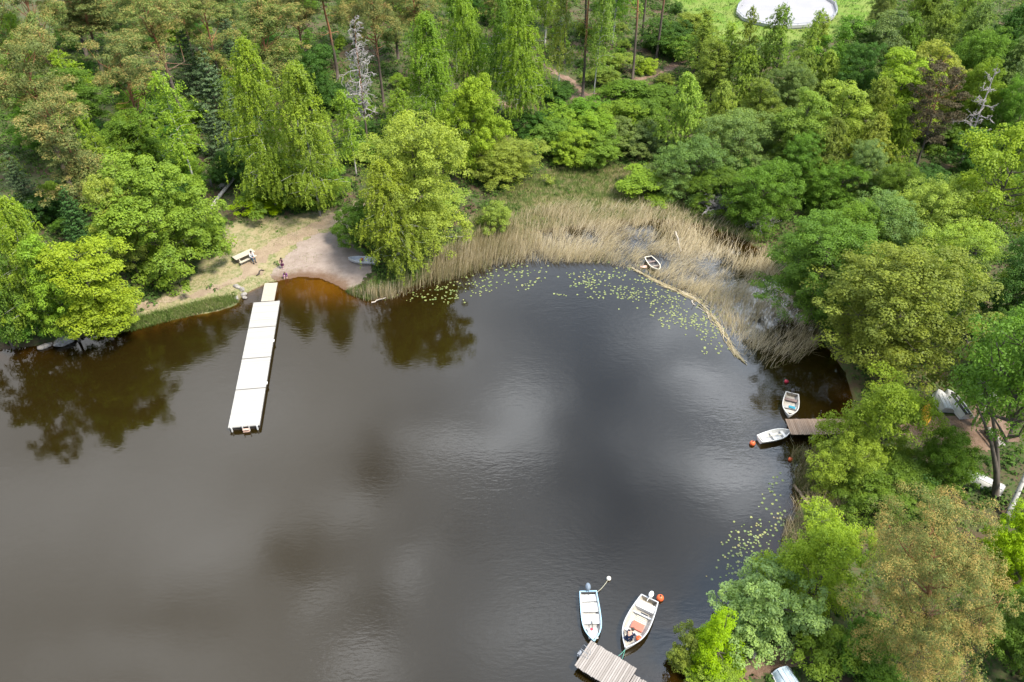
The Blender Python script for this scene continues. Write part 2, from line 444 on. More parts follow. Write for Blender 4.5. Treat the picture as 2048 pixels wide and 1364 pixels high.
M['gravel'] = mat_plain('pitch_gravel', (.31, .305, .32), .95, .06, .25, spec=.1)
M['concrete'] = earth('concrete', (.36, .35, .33), (.5, .48, .46), 1.0)
BEACH = in_px([(536, 560), (548, 540), (560, 518), (585, 497), (600, 485), (640, 466), (680, 470), (715, 482), (735, 500), (742, 530), (745, 545), (730, 556), (725, 575), (706, 592), (690, 583), (668, 570), (640, 560), (600, 557), (560, 566)])
sheet('beach', BEACH, M['sand'], label='pale sandy beach beside the floating dock')
for nm, px, w in (('beach_path', [(755, 395), (700, 425), (650, 443), (610, 462), (570, 482), (520, 510), (480, 535)], 2.4),
                  ('bank_path', [(520, 535), (470, 560), (400, 588), (340, 600), (290, 610), (235, 625)], 1.1),
                  ('forest_path', [(1060, 110), (1105, 140), (1135, 160), (1165, 183), (1180, 192), (1240, 168), (1310, 152), (1345, 135), (1378, 112), (1400, 90)], 1.4),
                  ('bank_track', [(960, 200), (1010, 208), (1060, 222)], 1.8), ('slope_track', [(1140, 200), (1170, 190), (1195, 200), (1222, 212)], 2.0),
                  ('shore_path', [(1400, 1420), (1480, 1345), (1560, 1325), (1640, 1290), (1700, 1262)], 1.7),
                  ('boat_yard', [(1840, 890), (1880, 872), (1930, 862), (1975, 850), (2030, 850)], 5.0)):
    sheet(nm, strip_poly(px, w), M['bare'] if nm in ('bank_path', 'beach_path') else M['dirt'], up=.025, rough=.6, label={'beach_path': 'trodden earth path down to the beach', 'bank_path': 'worn bare earth along the grassy bank left of the dock',
          'forest_path': 'brown earth path through the pine wood', 'bank_track': 'bare earth patch between the birches', 'slope_track': 'bare earth fork at the foot of the pines',
          'shore_path': 'dark earth path along the lower right shore', 'boat_yard': 'bare earth where the upturned boats lie'}[nm])
RINK_PX = [(1512, -22), (1494, -4), (1476, 18), (1472, 30), (1486, 42), (1510, 50), (1540, 56), (1575, 59), (1612, 57), (1645, 50), (1665, 40), (1673, 28), (1668, 12), (1652, 0), (1625, -14), (1580, -22)]
RINK = in_px(RINK_PX)
pz = float(height(RINK[:, 0], RINK[:, 1]).max()) + .12
def flat_poly(name, P, z, mat, label):
    bm = bmesh.new(); vs = [bm.verts.new((p[0], p[1], z)) for p in P]; f = bm.faces.new(vs)
    if f.normal.z < 0: f.normal_flip()
    r = bmesh.ops.extrude_face_region(bm, geom=[f]); 
    for v in [e for e in r['geom'] if isinstance(e, bmesh.types.BMVert)]: v.co.z -= .6
    bmesh.ops.recalc_face_normals(bm, faces=bm.faces)
    me = bpy.data.meshes.new(name); bm.to_mesh(me); bm.free()
    return tag(link(name, me, mat), label, kind='structure')
flat_poly('gravel_pitch', RINK, pz, M['gravel'], 'pale grey gravel pitch in the far clearing')
M['white_board'] = mat_plain('white_board', (.40, .40, .41), .6, .08)
M['grey_metal'] = mat_plain('grey_metal', (.30, .31, .33), .45, .15, metal=.4)
fn = empty('pitch_fence', (RINK[0][0], RINK[0][1], pz), 0, 'low white board fence with grey rail round the gravel pitch', 'fence')
bd, rl = MB(), MB(); c0 = RINK.mean(0); off = np.array([RINK[0][0], RINK[0][1]])
ring = np.concatenate([RINK[1:], RINK[:1]])
fine = []
for i in range(len(ring) - 1):
    for k in range(4): fine.append(ring[i] + (ring[i + 1] - ring[i]) * k / 4)
for i in range(len(fine) - 1):
    a, b = fine[i] - off, fine[i + 1] - off
    a = a + (a - (c0 - off)) * .004; b = b + (b - (c0 - off)) * .004
    bd.bar((*a, .25), (*b, .25), .08, .5); rl.bar((*a, .78), (*b, .78), .06, .06)
    if i % 2 == 0: rl.bar((*a, .5), (*a, .8), .06)
bd.build('board', M['white_board'], fn); rl.build('rail', M['grey_metal'], fn)

# ------------------------------------------------------------------ foliage builders
def unit(a): return a / (np.linalg.norm(a, axis=-1, keepdims=True) + 1e-9)
def rdir(r, n): return unit(r.normal(size=(n, 3)))

def leaves(r, P, N, size, aspect=.6, along=None):
    """one small rhombic leaf spray per point"""
    n = len(P); N = unit(N)
    t = along if along is not None else r.normal(size=(n, 3))
    t = unit(t - (t * N).sum(1, keepdims=True) * N); b = np.cross(N, t)
    s = (size * r.uniform(.65, 1.35, n))[:, None]
    V = np.stack([P + t * s, P + b * s * aspect + N * s * .12, P - t * s, P - b * s * aspect + N * s * .12], 1).reshape(-1, 3)
    return V, np.arange(n * 4).reshape(-1, 4)

def leaf_obj_mesh(name, r, P, N, size, aspect, tint, mat, along=None):
    V, F = leaves(r, P, N, size, aspect, along)
    me = quads_mesh(name, V, F, np.clip(tint, 0, 1)); me.materials.append(mat)
    return me

def blob_leaves(r, C, rad, n_each, squash=.7, updev=.45, rnd=.55, inner=.25):
    """leaves over the upper and outer skin of many small clumps. C (k,3), rad (k,)"""
    k = len(C); idx = np.repeat(np.arange(k), n_each)
    d = rdir(r, len(idx)); d[:, 2] = np.where((d[:, 2] < -.25) & (r.random(len(d)) < .75), -d[:, 2], d[:, 2])
    rr = rad[idx] * np.where(r.random(len(idx)) < inner, r.uniform(.3, .85, len(idx)), r.uniform(.85, 1.12, len(idx)))
    P = C[idx] + d * rr[:, None] * np.array([1, 1, squash])
    N = unit(d + np.array([0, 0, updev]) + r.normal(size=d.shape) * rnd)
    return P, N, idx

def limbs(mb, r, start, ends, r0, bend=.3, n=5):
    for e in ends:
        s = np.array(start(e)) if callable(start) else np.array(start); e = np.array(e); L = np.linalg.norm(e - s) + 1e-6
        mid = (s + e) / 2 + r.normal(size=3) * L * .09 + np.array([0, 0, -bend * L * .25])
        mb.tube([s, (s * .5 + mid * .5) * 1.0, mid, e], [r0, r0 * .75, r0 * .5, r0 * .14], n)

def trunk_path(r, H, lean=.04, wob=.02, n=8):
    z = np.linspace(0, 1, n); a = r.uniform(0, 6.28); l = r.uniform(.3, 1) * lean * H
    x = np.cos(a) * l * z ** 1.5 + np.cumsum(r.normal(size=n)) * wob * H * .12 * z; y = np.sin(a) * l * z ** 1.5 + np.cumsum(r.normal(size=n)) * wob * H * .12 * z
    return np.stack([x - x[0], y - y[0], z * H], 1)
def on_path(Pth, z):
    return np.array([np.interp(z, Pth[:, 2], Pth[:, i]) for i in range(2)] + [z])

PROF = {
    'oval': lambda u: np.sqrt(np.clip(1 - (1.9 * u - .85) ** 2 / 1.15, 0, 1)),
    'dome': lambda u: np.sqrt(np.clip(1 - np.clip((u - .22) / .8, -.25, 1) ** 2, 0, 1)),
    'cone': lambda u: np.clip(1 - u, 0, 1) ** .75 * np.clip(u / .08 + .5, 0, 1),
    'egg': lambda u: np.clip(1.08 - u, 0, 1) ** .6 * np.clip(u / .25 + .35, 0, 1) * .98,
    'spread': lambda u: np.sqrt(np.clip(1 - np.abs(1.7 * u - .95) ** 2.4, 0, 1)),
}
def broadleaf(seed, H, W, zb, prof, nlobe, nblob, nleaf, size, aspect=.62, lobe=.33, blob=.085, mat='leaf', bark='bark_bark', tr=.13, stems=1, updev=.45, rnd=.38, gap=0.0, uneven=.16, limb=True, grad=0.0, dead=0):
    r = np.random.default_rng(seed); f = PROF[prof]
    tp = trunk_path(r, H * .93, .06)
    LC, LR = [], []
    tries = 0
    while len(LC) < nlobe and tries < 4000:
        tries += 1
        u = r.random(); Rm = f(np.array([u]))[0] * W / 2
        if r.random() > Rm / (W / 2) + .12: continue
        lr = lobe * W * r.uniform(.6, 1.15) * (.55 + .45 * Rm / (W / 2)); a = r.uniform(0, 6.283); q = max(0, Rm * (1 + r.normal() * uneven) - lr * .75) * (1 if r.random() < .85 else r.random())
        z = zb + u * (H - zb); z = np.clip(z, zb + lr * .35, H - lr * .72)
        c = on_path(tp, min(z, H * .9)) + np.array([math.cos(a) * q, math.sin(a) * q, 0]); c[2] = z
        if any(np.linalg.norm(c - o) < .5 * max(lr, l2) for o, l2 in zip(LC, LR)): continue
        LC.append(c); LR.append(lr)
    LC = np.array(LC); LR = np.array(LR)
    if gap: k = r.random(len(LC)) > gap; LC, LR = LC[k], LR[k]
    w = LR ** 2; idx = r.choice(len(LC), nblob, p=w / w.sum())
    d = rdir(r, nblob); d[:, 2] = np.where((d[:, 2] < -.15) & (r.random(nblob) < .7), -d[:, 2], d[:, 2])
    BC = LC[idx] + d * (LR[idx] * r.uniform(.72, 1.08, nblob))[:, None] * np.array([1, 1, .85])
    BC[:, 2] = np.maximum(BC[:, 2], .12)
    BR = blob * W * r.uniform(.6, 1.35, nblob)
    P, N, bi = blob_leaves(r, BC, BR, nleaf, .72, updev, rnd)
    P[:, 2] = np.maximum(P[:, 2], .05 + r.random(len(P)) * .1)
    tint = .5 + r.normal(size=nblob)[bi] * .16 + r.normal(size=len(P)) * .22 + r.normal(size=len(LC))[idx][bi] * .10
    al = None
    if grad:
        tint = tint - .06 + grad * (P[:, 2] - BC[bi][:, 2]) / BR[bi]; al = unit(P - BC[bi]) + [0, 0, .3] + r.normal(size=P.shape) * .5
    crown = leaf_obj_mesh('crown', r, P, N, size, aspect, tint, M[mat], al)
    mb = MB()
    for i in range(dead):
        z = r.uniform(.4 * zb + .1 * H, zb + .35 * (H - zb)); a = r.uniform(0, 6.28); L = r.uniform(.12, .36) * W; s0 = on_path(tp, z); dv = np.array([math.cos(a), math.sin(a), r.uniform(-.1, .25)])
        k1 = s0 + dv * L * .5 + r.normal(size=3) * .1 * L; mb.tube([s0, k1, s0 + dv * L + r.normal(size=3) * .15 * L], [tr * .3, tr * .2, .012], 4, False)
    for s in range(stems):
        if stems == 1: pth = tp
        else:
            pth = trunk_path(r, H * r.uniform(.55, .85), .35, .04); pth[:, :2] += r.normal(size=2) * W * .02
        mb.tube(pth, np.linspace(tr, tr * .15, len(pth)) * (1.25 if stems == 1 else .7), 7)
    if limb:
        limbs(mb, r, lambda e: on_path(tp, max(.25 * H if stems == 1 else .05 * H, min(e[2] - .28 * abs(e[0]) - .15 * H, H * .85))), LC[:26], tr * .42)
        for j in range(len(LC[:26])):
            sel = np.where(idx == j)[0][:5]
            limbs(mb, r, LC[j], BC[sel], tr * .13, .1, 3)
    tm = mb.mesh('trunk'); tm.materials.append(M[bark])
    return tm, crown, H, W

def birch(seed, H, W, zb, nbr=72, strands=13, nleaf=19, size=.095, droop=1.0, lean=.05, tr=.13, bark='birch_bark'):
    r = np.random.default_rng(seed); tp = trunk_path(r, H, lean, .03, 10); mb = MB()
    mb.tube(tp, np.linspace(tr, .012, 10), 7)
    PP, TT = [], []
    lay = r.normal(size=12) * .16
    for i in range(nbr):
        u = (i + r.random()) / nbr; z = zb + (H * .97 - zb) * u ** .9
        prof = (1.02 - u) ** .62 * min(1, u / .22 + .45); L = W / 2 * prof * r.uniform(.6, 1.15)
        a = i * 2.399 + r.normal() * .5; s = on_path(tp, z); dirv = np.array([math.cos(a), math.sin(a), 0])
        rise = (.55 + .5 * u) * L * r.uniform(.5, 1.1)
        pts = [s + dirv * L * q + np.array([0, 0, rise * (q - .55 * q * q * 1.25)]) + r.normal(size=3) * .05 * L * q for q in (0, .3, .6, 1)]
        mb.tube(pts, [tr * .28 * (1.1 - u), tr * .2 * (1.1 - u), tr * .12 * (1.1 - u), .008], 4, False)
        bt = r.normal() * .15 + lay[int(u * 11)]
        ns = max(4, int(strands * (.4 + prof)))
        for k in range(ns):
            q = r.uniform(.18, 1.05); p0 = s + dirv * L * q + np.array([0, 0, rise * (q - .6875 * q * q)]) + np.array([*r.normal(size=2) * (.16 * L + .12), r.normal() * .12])
            drop = droop * r.uniform(.35, 1.25) * (.55 + .6 * q); m = nleaf
            tq = np.sort(r.random(m)); out = dirv * .25 * drop + np.array([*r.normal(size=2) * .12, 0])
            PP.append(p0 + tq[:, None] * np.array([0, 0, -drop]) + np.sqrt(tq)[:, None] * out + r.normal(size=(m, 3)) * .07)
            TT.append(.5 + bt + r.normal() * .13 + r.normal(size=m) * .2)
    P = np.concatenate(PP); T = np.concatenate(TT); P[:, 2] = np.maximum(P[:, 2], .2)
    ax = np.stack([np.interp(P[:, 2], tp[:, 2], tp[:, j]) for j in (0, 1)] + [P[:, 2] - .8], 1)
    N = unit(unit(P - ax) * .8 + np.array([0, 0, .35]) + r.normal(size=P.shape) * .6)
    al = np.tile(np.array([[0, 0, -1.0]]), (len(P), 1)) + r.normal(size=P.shape) * .5
    crown = leaf_obj_mesh('crown', r, P, N, size, .5, T, M['leaf'], al)
    tm = mb.mesh('trunk'); tm.materials.append(M[bark])
    return tm, crown, H, W

def pine(seed, H, W, zb, nbr=34, nleaf=42, size=.19, tr=.2, puff=.74, mat='needle', prof='egg', dens=1.0, dead=8, bark='pine_bark', flat=.55, lean=.05):
    r = np.random.default_rng(seed); tp = trunk_path(r, H * .97, lean, .035, 10); mb = MB()
    mb.tube(tp, tr * np.linspace(1, .16, 10) ** .9, 8)
    C, RR = [], []; f = PROF[prof]
    for i in range(nbr):
        u = (i + r.random() * .8) / nbr; z = zb + (H - zb) * u; Rm = f(np.array([u]))[0] * W / 2
        L = Rm * r.uniform(.55, 1.1); a = i * 2.399 + r.normal() * .6; s = on_path(tp, min(z, H * .95)); dv = np.array([math.cos(a), math.sin(a), 0])
        up = L * r.uniform(.05, .4) * (.4 + u)
        e = s + dv * L + np.array([0, 0, up]); m = (s + e) / 2 + np.array([0, 0, -.08 * L]) + r.normal(size=3) * .06 * L
        mb.tube([s, m, e], [tr * .26 * (1.15 - u), tr * .17 * (1.15 - u), .02], 5, False)
        npf = max(2, int((2.2 + L * 1.5) * dens))
        for k in range(npf):
            q = r.uniform(.42, 1.0) if k else 1.0
            off = np.array([-dv[1], dv[0], 0]) * r.normal() * .28 * L * (.35 + q * .6)
            c = s + (e - s) * q + off + np.array([0, 0, r.uniform(-.1, .3)])
            if k < 3: mb.tube([s + (e - s) * q * .7, c], [.035, .012], 3, False)
            C.append(c); RR.append(puff * r.uniform(.65, 1.3) * (.75 + .25 * (1 - u)))
    for i in range(dead):
        z = r.uniform(min(.35 * H, zb), zb + .15 * (H - zb)); a = r.uniform(0, 6.28); L = r.uniform(.12, .32) * W
        s = on_path(tp, z); dv = np.array([math.cos(a), math.sin(a), r.uniform(-.1, .25)])
        k1 = s + dv * L * .5 + r.normal(size=3) * .08 * L; k2 = s + dv * L + r.normal(size=3) * .15 * L
        mb.tube([s, k1, k2], [.05, .035, .01], 4, False)
        for _ in range(2): mb.tube([k1, k1 + dv * L * .3 + r.normal(size=3) * .25 * L], [.02, .006], 3, False)
    C = np.array(C); RR = np.array(RR)
    P, N, bi = blob_leaves(r, C, RR, nleaf, flat, .55, .6, .3)
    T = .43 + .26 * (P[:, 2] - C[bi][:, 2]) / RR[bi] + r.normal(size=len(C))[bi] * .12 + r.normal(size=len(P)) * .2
    out = unit(P - C[bi] + np.array([0, 0, .3])); al = out + r.normal(size=P.shape) * .5
    crown = leaf_obj_mesh('crown', r, P, unit(N + r.normal(size=N.shape) * .4), size, .34, T, M[mat], al)
    tm = mb.mesh('trunk'); tm.materials.append(M[bark])
    return tm, crown, H, W

def spruce(seed, H, W, nwh=20, nleaf=26, size=.13, mat='spruce', zb=.4):
    r = np.random.default_rng(seed); tp = trunk_path(r, H, .02, .01); mb = MB(); mb.tube(tp, np.linspace(.11, .012, 8), 6)
    PP, NN, AA, TT = [], [], [], []
    for i in range(nwh):
        u = i / (nwh - 1); z = zb + (H - zb) * (u ** .95) * .97; L0 = W / 2 * (1 - u) ** .8 + .12
        for k in range(7 if u < .8 else 5):
            a = k * .9 + i * 1.7 + r.normal() * .2; L = L0 * r.uniform(.7, 1.15); dv = np.array([math.cos(a), math.sin(a), 0]); s = on_path(tp, z)
            e = s + dv * L + np.array([0, 0, L * (.25 + .3 * u)])
            mb.tube([s, e], [.03, .008], 3, False)
            m = max(8, int(nleaf * L)); q = r.uniform(.15, 1.05, m)
            p = s + (e - s) * q[:, None] + np.array([-dv[1], dv[0], 0]) * (r.normal(size=m) * .24 * L * (1.15 - q))[:, None] + r.normal(size=(m, 3)) * .06
            PP.append(p); NN.append(np.tile([0, 0, 1.0], (m, 1)) + dv * .4 + r.normal(size=(m, 3)) * .5); AA.append(np.tile(dv + [0, 0, .4], (m, 1)) + r.normal(size=(m, 3)) * .5)
            TT.append(.35 + .35 * q + r.normal(size=m) * .18)
    P = np.concatenate(PP); crown = leaf_obj_mesh('crown', r, P, np.concatenate(NN), size, .36, np.concatenate(TT), M[mat], np.concatenate(AA))
    tm = mb.mesh('trunk'); tm.materials.append(M['pine_bark']); return tm, crown, H, W

def dead_tree(seed, H, W, zb, nbr=46, droop=.5, bark='dead_bark'):
    r = np.random.default_rng(seed); tp = trunk_path(r, H, .05, .03, 10); mb, bb = MB(), MB()
    mb.tube(tp, np.linspace(.16, .02, 10), 7)
    def grow(s, d, L, rad, lev):
        pts = [s]; p = s.copy(); dd = d.copy()
        for q in range(4):
            dd = unit(dd + r.normal(size=3) * .38 + np.array([0, 0, -.12 * droop if lev else .05])); p = p + dd * L / 4; pts.append(p.copy())
        bb.tube(pts, np.linspace(rad, max(.016, rad * .3), 5), 4 if lev < 2 else 3, False)
        if lev < 2:
            for _ in range(5 if lev == 0 else 4):
                j = r.integers(1, 5); grow(pts[j], unit(dd + r.normal(size=3) * .8), L * r.uniform(.3, .55), max(.026, rad * .5), lev + 1)
    for i in range(nbr):
        u = i / nbr; z = zb + (H * .97 - zb) * u; a = i * 2.4 + r.normal() * .5; L = W / 2 * ((1.05 - u) ** .6) * (min(1, u / .3 + .35)) * r.uniform(.55, 1.1)
        grow(on_path(tp, z), np.array([math.cos(a), math.sin(a), .35]), L, .085 * min(1, H / 17) * (1.2 - u), 0)
    tm = mb.mesh('trunk'); tm.materials.append(M[bark]); bm_ = bb.mesh('branches'); bm_.materials.append(M['dead_bark'])
    return tm, bm_, H, W

PROTO = {}
def reg(kind, *builds): PROTO[kind] = list(builds)
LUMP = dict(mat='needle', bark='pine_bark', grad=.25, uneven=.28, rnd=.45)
reg('pine', *[broadleaf(10 + i, 18, 7.6, 10.2, 'oval', 16, 200, 125, .10, .36, lobe=.235, blob=.085, tr=.21, dead=9, **LUMP) for i in range(3)], pine(13, 18, 7, 8.5, 46, 120, .125))
reg('fullpine', *[broadleaf(20 + i, 17, 6.8, 3.6, 'oval', 24, 300, 120, .10, .36, lobe=.225, blob=.08, tr=.2, dead=8, **LUMP) for i in range(3)])
reg('tallpine', *[pine(30 + i, 24, 6.5, 16.0, 34, 110, .125, dead=11) for i in range(2)])
reg('birch', *[birch(40 + i, 17, 6.5, 4.2) for i in range(4)])
reg('bigbirch', *[birch(50 + i, 19, 8.5, 2.2, 100, 19, 23, .095, 1.25) for i in range(2)])
reg('slimbirch', *[birch(60 + i, 13, 4.2, 3.6, 54, 10, 16, .085, .7, .10, .085) for i in range(3)])
reg('alder', *[broadleaf(70 + i, 12, 6.5, 1.8, 'oval', 18, 300, 105, .092) for i in range(4)])
reg('alderfine', *[broadleaf(80 + i, 12, 8.5, .9, 'oval', 26, 600, 105, .078, blob=.062) for i in range(3)])
reg('thinalder', *[birch(90 + i, 13, 4.4, 4.0, 54, 10, 17, .09, .28, .12, .17, 'bark_bark') for i in range(4)])
reg('feather', *[birch(210 + i, 12, 6.8, 1.6, 100, 17, 19, .085, .42, .07, .12, 'bark_bark') for i in range(4)])
reg('maple', *[broadleaf(100 + i, 12, 11.5, .2, 'dome', 34, 700, 95, .105, .7, lobe=.22, blob=.05, updev=.7, rnd=.4) for i in range(2)])
reg('willow', *[broadleaf(110 + i, 6.5, 8, .15, 'dome', 26, 460, 100, .085, .42, lobe=.24, blob=.06, stems=5) for i in range(3)])
reg('shrub', *[broadleaf(120 + i, 3, 4, .1, 'dome', 13, 140, 90, .065, .65, lobe=.27, blob=.085, stems=4, tr=.05, updev=.6) for i in range(4)])
reg('bigshrub', *[broadleaf(125 + i, 6, 6.6, .1, 'dome', 20, 330, 100, .082, .65, lobe=.25, blob=.068, stems=5, tr=.06, updev=.6) for i in range(4)])
reg('graywillow', broadleaf(130, 5.5, 8, .2, 'dome', 26, 520, 64, .085, .62, lobe=.22, blob=.05, stems=5, updev=.8, rnd=.35))
reg('limewillow', broadleaf(135, 7.5, 7, .3, 'dome', 24, 520, 70, .075, .5, lobe=.24, blob=.06, stems=4, updev=.6))
reg('cypress', broadleaf(140, 4.4, 3.2, .1, 'cone', 30, 330, 60, .055, .4, lobe=.20, blob=.07, stems=1, tr=.06, updev=.9, rnd=.35, uneven=.05))
reg('oak', broadleaf(150, 12, 10, 2.5, 'spread', 30, 260, 85, .115, .7, lobe=.17, blob=.075, gap=.1, tr=.2, updev=.8))
reg('thickbirch', birch(158, 16, 6.5, 7.0, tr=.30))
reg('forked', broadleaf(155, 16, 8, 7.5, 'oval', 16, 230, 70, .11, stems=2, tr=.42))
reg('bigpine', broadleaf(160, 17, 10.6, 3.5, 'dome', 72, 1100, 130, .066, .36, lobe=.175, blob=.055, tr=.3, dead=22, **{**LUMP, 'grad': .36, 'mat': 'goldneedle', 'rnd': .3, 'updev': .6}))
reg('brownpine', pine(165, 14, 7, 5.0, 44, 70, .12, .17, .55, mat='dryneedle', prof='oval', dead=6))
reg('youngpine', *[spruce(170 + i, 9, 4.6, 16, 30, .15) for i in range(3)])
reg('spruce', *[spruce(180 + i, 10, 4.2, 22, 34, .13) for i in range(2)])
reg('deadpine', dead_tree(190, 18, 6.0, 5.0, 62, 1.6, 'pine_bark'))
reg('deadsnag', dead_tree(195, 11, 4.6, 2.0, 22, .4))
reg('barebush', dead_tree(198, 2.6, 5.0, .15, 40, -.5))

CAT = {'thickbirch': ('birch_tree', 'birch tree'), 'feather': ('alder_tree', 'tree'), 'forked': ('alder_tree', 'tree'), 'pine': ('pine_tree', 'pine tree'), 'fullpine': ('pine_tree', 'pine tree'), 'tallpine': ('pine_tree', 'pine tree'), 'bigpine': ('pine_tree', 'pine tree'), 'brownpine': ('pine_tree', 'pine tree'),
       'youngpine': ('young_pine', 'young pine'), 'spruce': ('spruce_tree', 'spruce'), 'birch': ('birch_tree', 'birch tree'), 'bigbirch': ('birch_tree', 'birch tree'), 'slimbirch': ('birch_tree', 'birch tree'),
       'alder': ('alder_tree', 'tree'), 'alderfine': ('alder_tree', 'tree'), 'thinalder': ('alder_tree', 'tree'), 'maple': ('maple_tree', 'tree'), 'willow': ('willow_bush', 'bush'), 'shrub': ('shrub', 'bush'), 'bigshrub': ('shrub', 'bush'),
       'graywillow': ('willow_bush', 'bush'), 'limewillow': ('willow_bush', 'bush'), 'cypress': ('conifer_bush', 'bush'), 'oak': ('oak_tree', 'tree'), 'deadpine': ('dead_tree', 'dead tree'), 'deadsnag': ('dead_tree', 'dead tree'), 'barebush': ('bare_bush', 'bush')}
# foliage colours (albedo) by name
TINT = {'lime': (.285, .40, .042), 'fresh': (.235, .36, .040), 'green': (.15, .27, .036), 'deep': (.078, .172, .032), 'grey': (.20, .295, .090), 'pale': (.305, .395, .07), 'olive': (.225, .31, .055),
        'gold': (.31, .405, .036), 'pine': (.175, .22, .060), 'bluepine': (.095, .15, .068), 'tanpine': (.185, .205, .066), 'brown': (.098, .086, .048), 'acid': (.31, .44, .006), 'dark': (.065, .13, .034), 'silver': (.30, .43, .145), 'bark': (.4, .4, .4)}
NADIR = 682 + FPX / math.tan(PITCH)
COUNT = {}; WARN = []; HT = {}
def plant(kind, bx, by, H, W, tint, label, group=None, rz=None):
    if kind == 'shrub' and H > 4.0: kind = 'bigshrub'
    k = COUNT.get(kind, 0); COUNT[kind] = k + 1
    tm, cm, H0, W0 = PROTO[kind][k % len(PROTO[kind])]
    p = at(bx, by); nm, cat = CAT[kind]
    root = empty(nm, (p[0], p[1], p[2] - .04), random.uniform(0, 6.28) if rz is None else rz, label, cat, group)
    root.scale = (W / W0, W / W0, H / H0); HT[root.name] = H
    link('trunk', tm, None, root)
    c = link('branches' if kind.startswith('dead') or kind == 'barebush' else 'crown', cm, None, root)
    q = np.array(TINT[tint]) * (1 + np.array([random.uniform(-.08, .08) for _ in range(3)])) * random.uniform(.92, 1.08)
    c.color = (*q, 1)
    return root

CENTRED = {'alder', 'alderfine', 'maple', 'willow', 'shrub', 'limewillow', 'bigbirch', 'graywillow', 'cypress', 'oak', 'feather'}
SPREAD = {'maple': .7, 'willow': .75, 'shrub': .75, 'limewillow': .6, 'graywillow': .75, 'cypress': .7, 'alderfine': .4, 'alder': .25, 'oak': .2}
def T(kind, tx, ty, hb, wpx, tint, label, group=None, rz=None):
    """tree by the pixel of its top; hb is its height in metres (< 45) or the picture row of its foot"""
    if hb < 45:
        H = hb; p = atz(tx, ty, H + .4)
        for _ in range(3): p = atz(tx, ty, H + hz(p[0], p[1]))
        d = np.array([p[0], p[1], hz(p[0], p[1])])
        cdist = (d[1]) * CP + (CAM_H - d[2]) * SP
        bx, by = 1024 + FPX * d[0] / cdist, 682 - FPX * (d[1] * SP - (CAM_H - d[2]) * CP) / cdist
    else:
        by = hb; bx = tx + (1024 - tx) * (by - ty) / (NADIR - ty); g = at(bx, by); r_ = ray(tx, ty); t = math.hypot(g[0], g[1]) / math.hypot(r_[0], r_[1])
        H = CAM_H + r_[2] * t - g[2]
    if kind in SPREAD and hb >= 45:      # the lower edge seen in the photo is the near side of the crown, not the foot
        gg = at(tx, hb); dep_a = math.atan2(CAM_H - gg[2], math.hypot(gg[0], gg[1])); by = hb - SPREAD[kind] * wpx * .5 * math.sin(dep_a)
        bx = tx + (1024 - tx) * (by - ty) / (NADIR - ty); g = at(bx, by); r_ = ray(tx, ty); t = math.hypot(g[0], g[1]) / math.hypot(r_[0], r_[1]); H = max(1.0, CAM_H + r_[2] * t - g[2])
    if kind in CENTRED: ym = .5 * (ty + by); bx = tx + (1024 - tx) * (by - ym) / (NADIR - ym)
    g = at(bx, by); zc = g[2] + H * .6; dep = g[1] * CP + (CAM_H - zc) * SP
    W = wpx * dep / FPX
    WARN.append((kind, tx, ty, round(bx), round(by), round(H, 1), round(W, 1)))
    return plant(kind, bx, by, H, W, tint, label, group, rz)

def B(kind, bx, by, H, wpx, tint, label, group=None, rz=None):
    g = at(bx, by); dep = g[1] * CP + (CAM_H - g[2] - H * .6) * SP
    return plant(kind, bx, by, H, wpx * dep / FPX, tint, label, group, rz)

def lean_to(root, px, py):
    """tilt a tree about its foot so that its top stands where the photo shows it"""
    H = HT[root.name]
    b = np.array(root.location); d = ray(px, py); o = np.array([0, 0, CAM_H]) - b
    A = d @ d; Bq = 2 * (o @ d); C = o @ o - H * H; disc = max(Bq * Bq - 4 * A * C, 0); t = (-Bq - math.sqrt(disc)) / (2 * A)
    top = Vector(o + d * t).normalized()
    q = Vector((0, 0, 1)).rotation_difference(top); root.rotation_mode = 'QUATERNION'; root.rotation_quaternion = q @ Matrix.Rotation(root.rotation_euler[2], 3, 'Z').to_quaternion()

# ------------------------------------------------------------------ the trees, one row each
gA = 'pines in the wood on the left'; gB = 'birches along the back of the bay'; gC = 'bushes under the pines behind the reed bed'; gD = 'deciduous trees in the wood on the right'; gE = 'young birches in the wood on the left'
gP = 'tall pines by the forest path'; gW = 'bushes at the edge of the reed bed'; gX = 'trees screening the gravel pitch'; gU = 'undergrowth bushes in the wood on the left'; gS = 'bushes on the lower right shore'
# left wood
T('pine', 22, 75, 385, 150, 'tanpine', 'tan crowned pine cut by the left picture edge, orange upper trunk bare below', gA)
T('fullpine', 100, 185, 448, 150, 'tanpine', 'full tan pine with foliage low down, behind the yellow tree on the left bank', gA)
T('pine', 222, 78, 330, 128, 'pine', 'round topped olive pine alone between the young birches, left', gA)
T('pine', 290, -30, 240, 150, 'pine', 'large dense olive pine, right of the round topped pine', gA)
T('pine', 140, -50, 150, 140, 'tanpine', 'greyish pine with long bare trunk near the upper left corner', gA)
T('fullpine', 395, -20, 190, 95, 'pine', 'dull green pine behind the large olive pine', gA)
T('fullpine', 500, -20, 240, 130, 'pine', 'yellowish olive pine right behind the large weeping birch', gA)
T('pine', 578, -45, 170, 95, 'tanpine', 'small brownish pine at the top edge, left of the thin orange trunk', gA)
T('tallpine', 640, -95, 160, 120, 'tanpine', 'pine with thin orange trunk just left of the grey dead tree', gA)
T('pine', 740, -45, 215, 100, 'tanpine', 'pine directly behind the grey dead tree', gA)
T('pine', 822, -40, 170, 90, 'pine', 'pine at the top edge between dead tree and tall birch', gA)
T('fullpine', 430, -60, 110, 90, 'pine', 'pine farthest back at the top edge above the weeping birch', gA)
T('fullpine', 210, -60, 110, 110, 'pine', 'pine farthest back at the top edge, third crown from the left', gA)
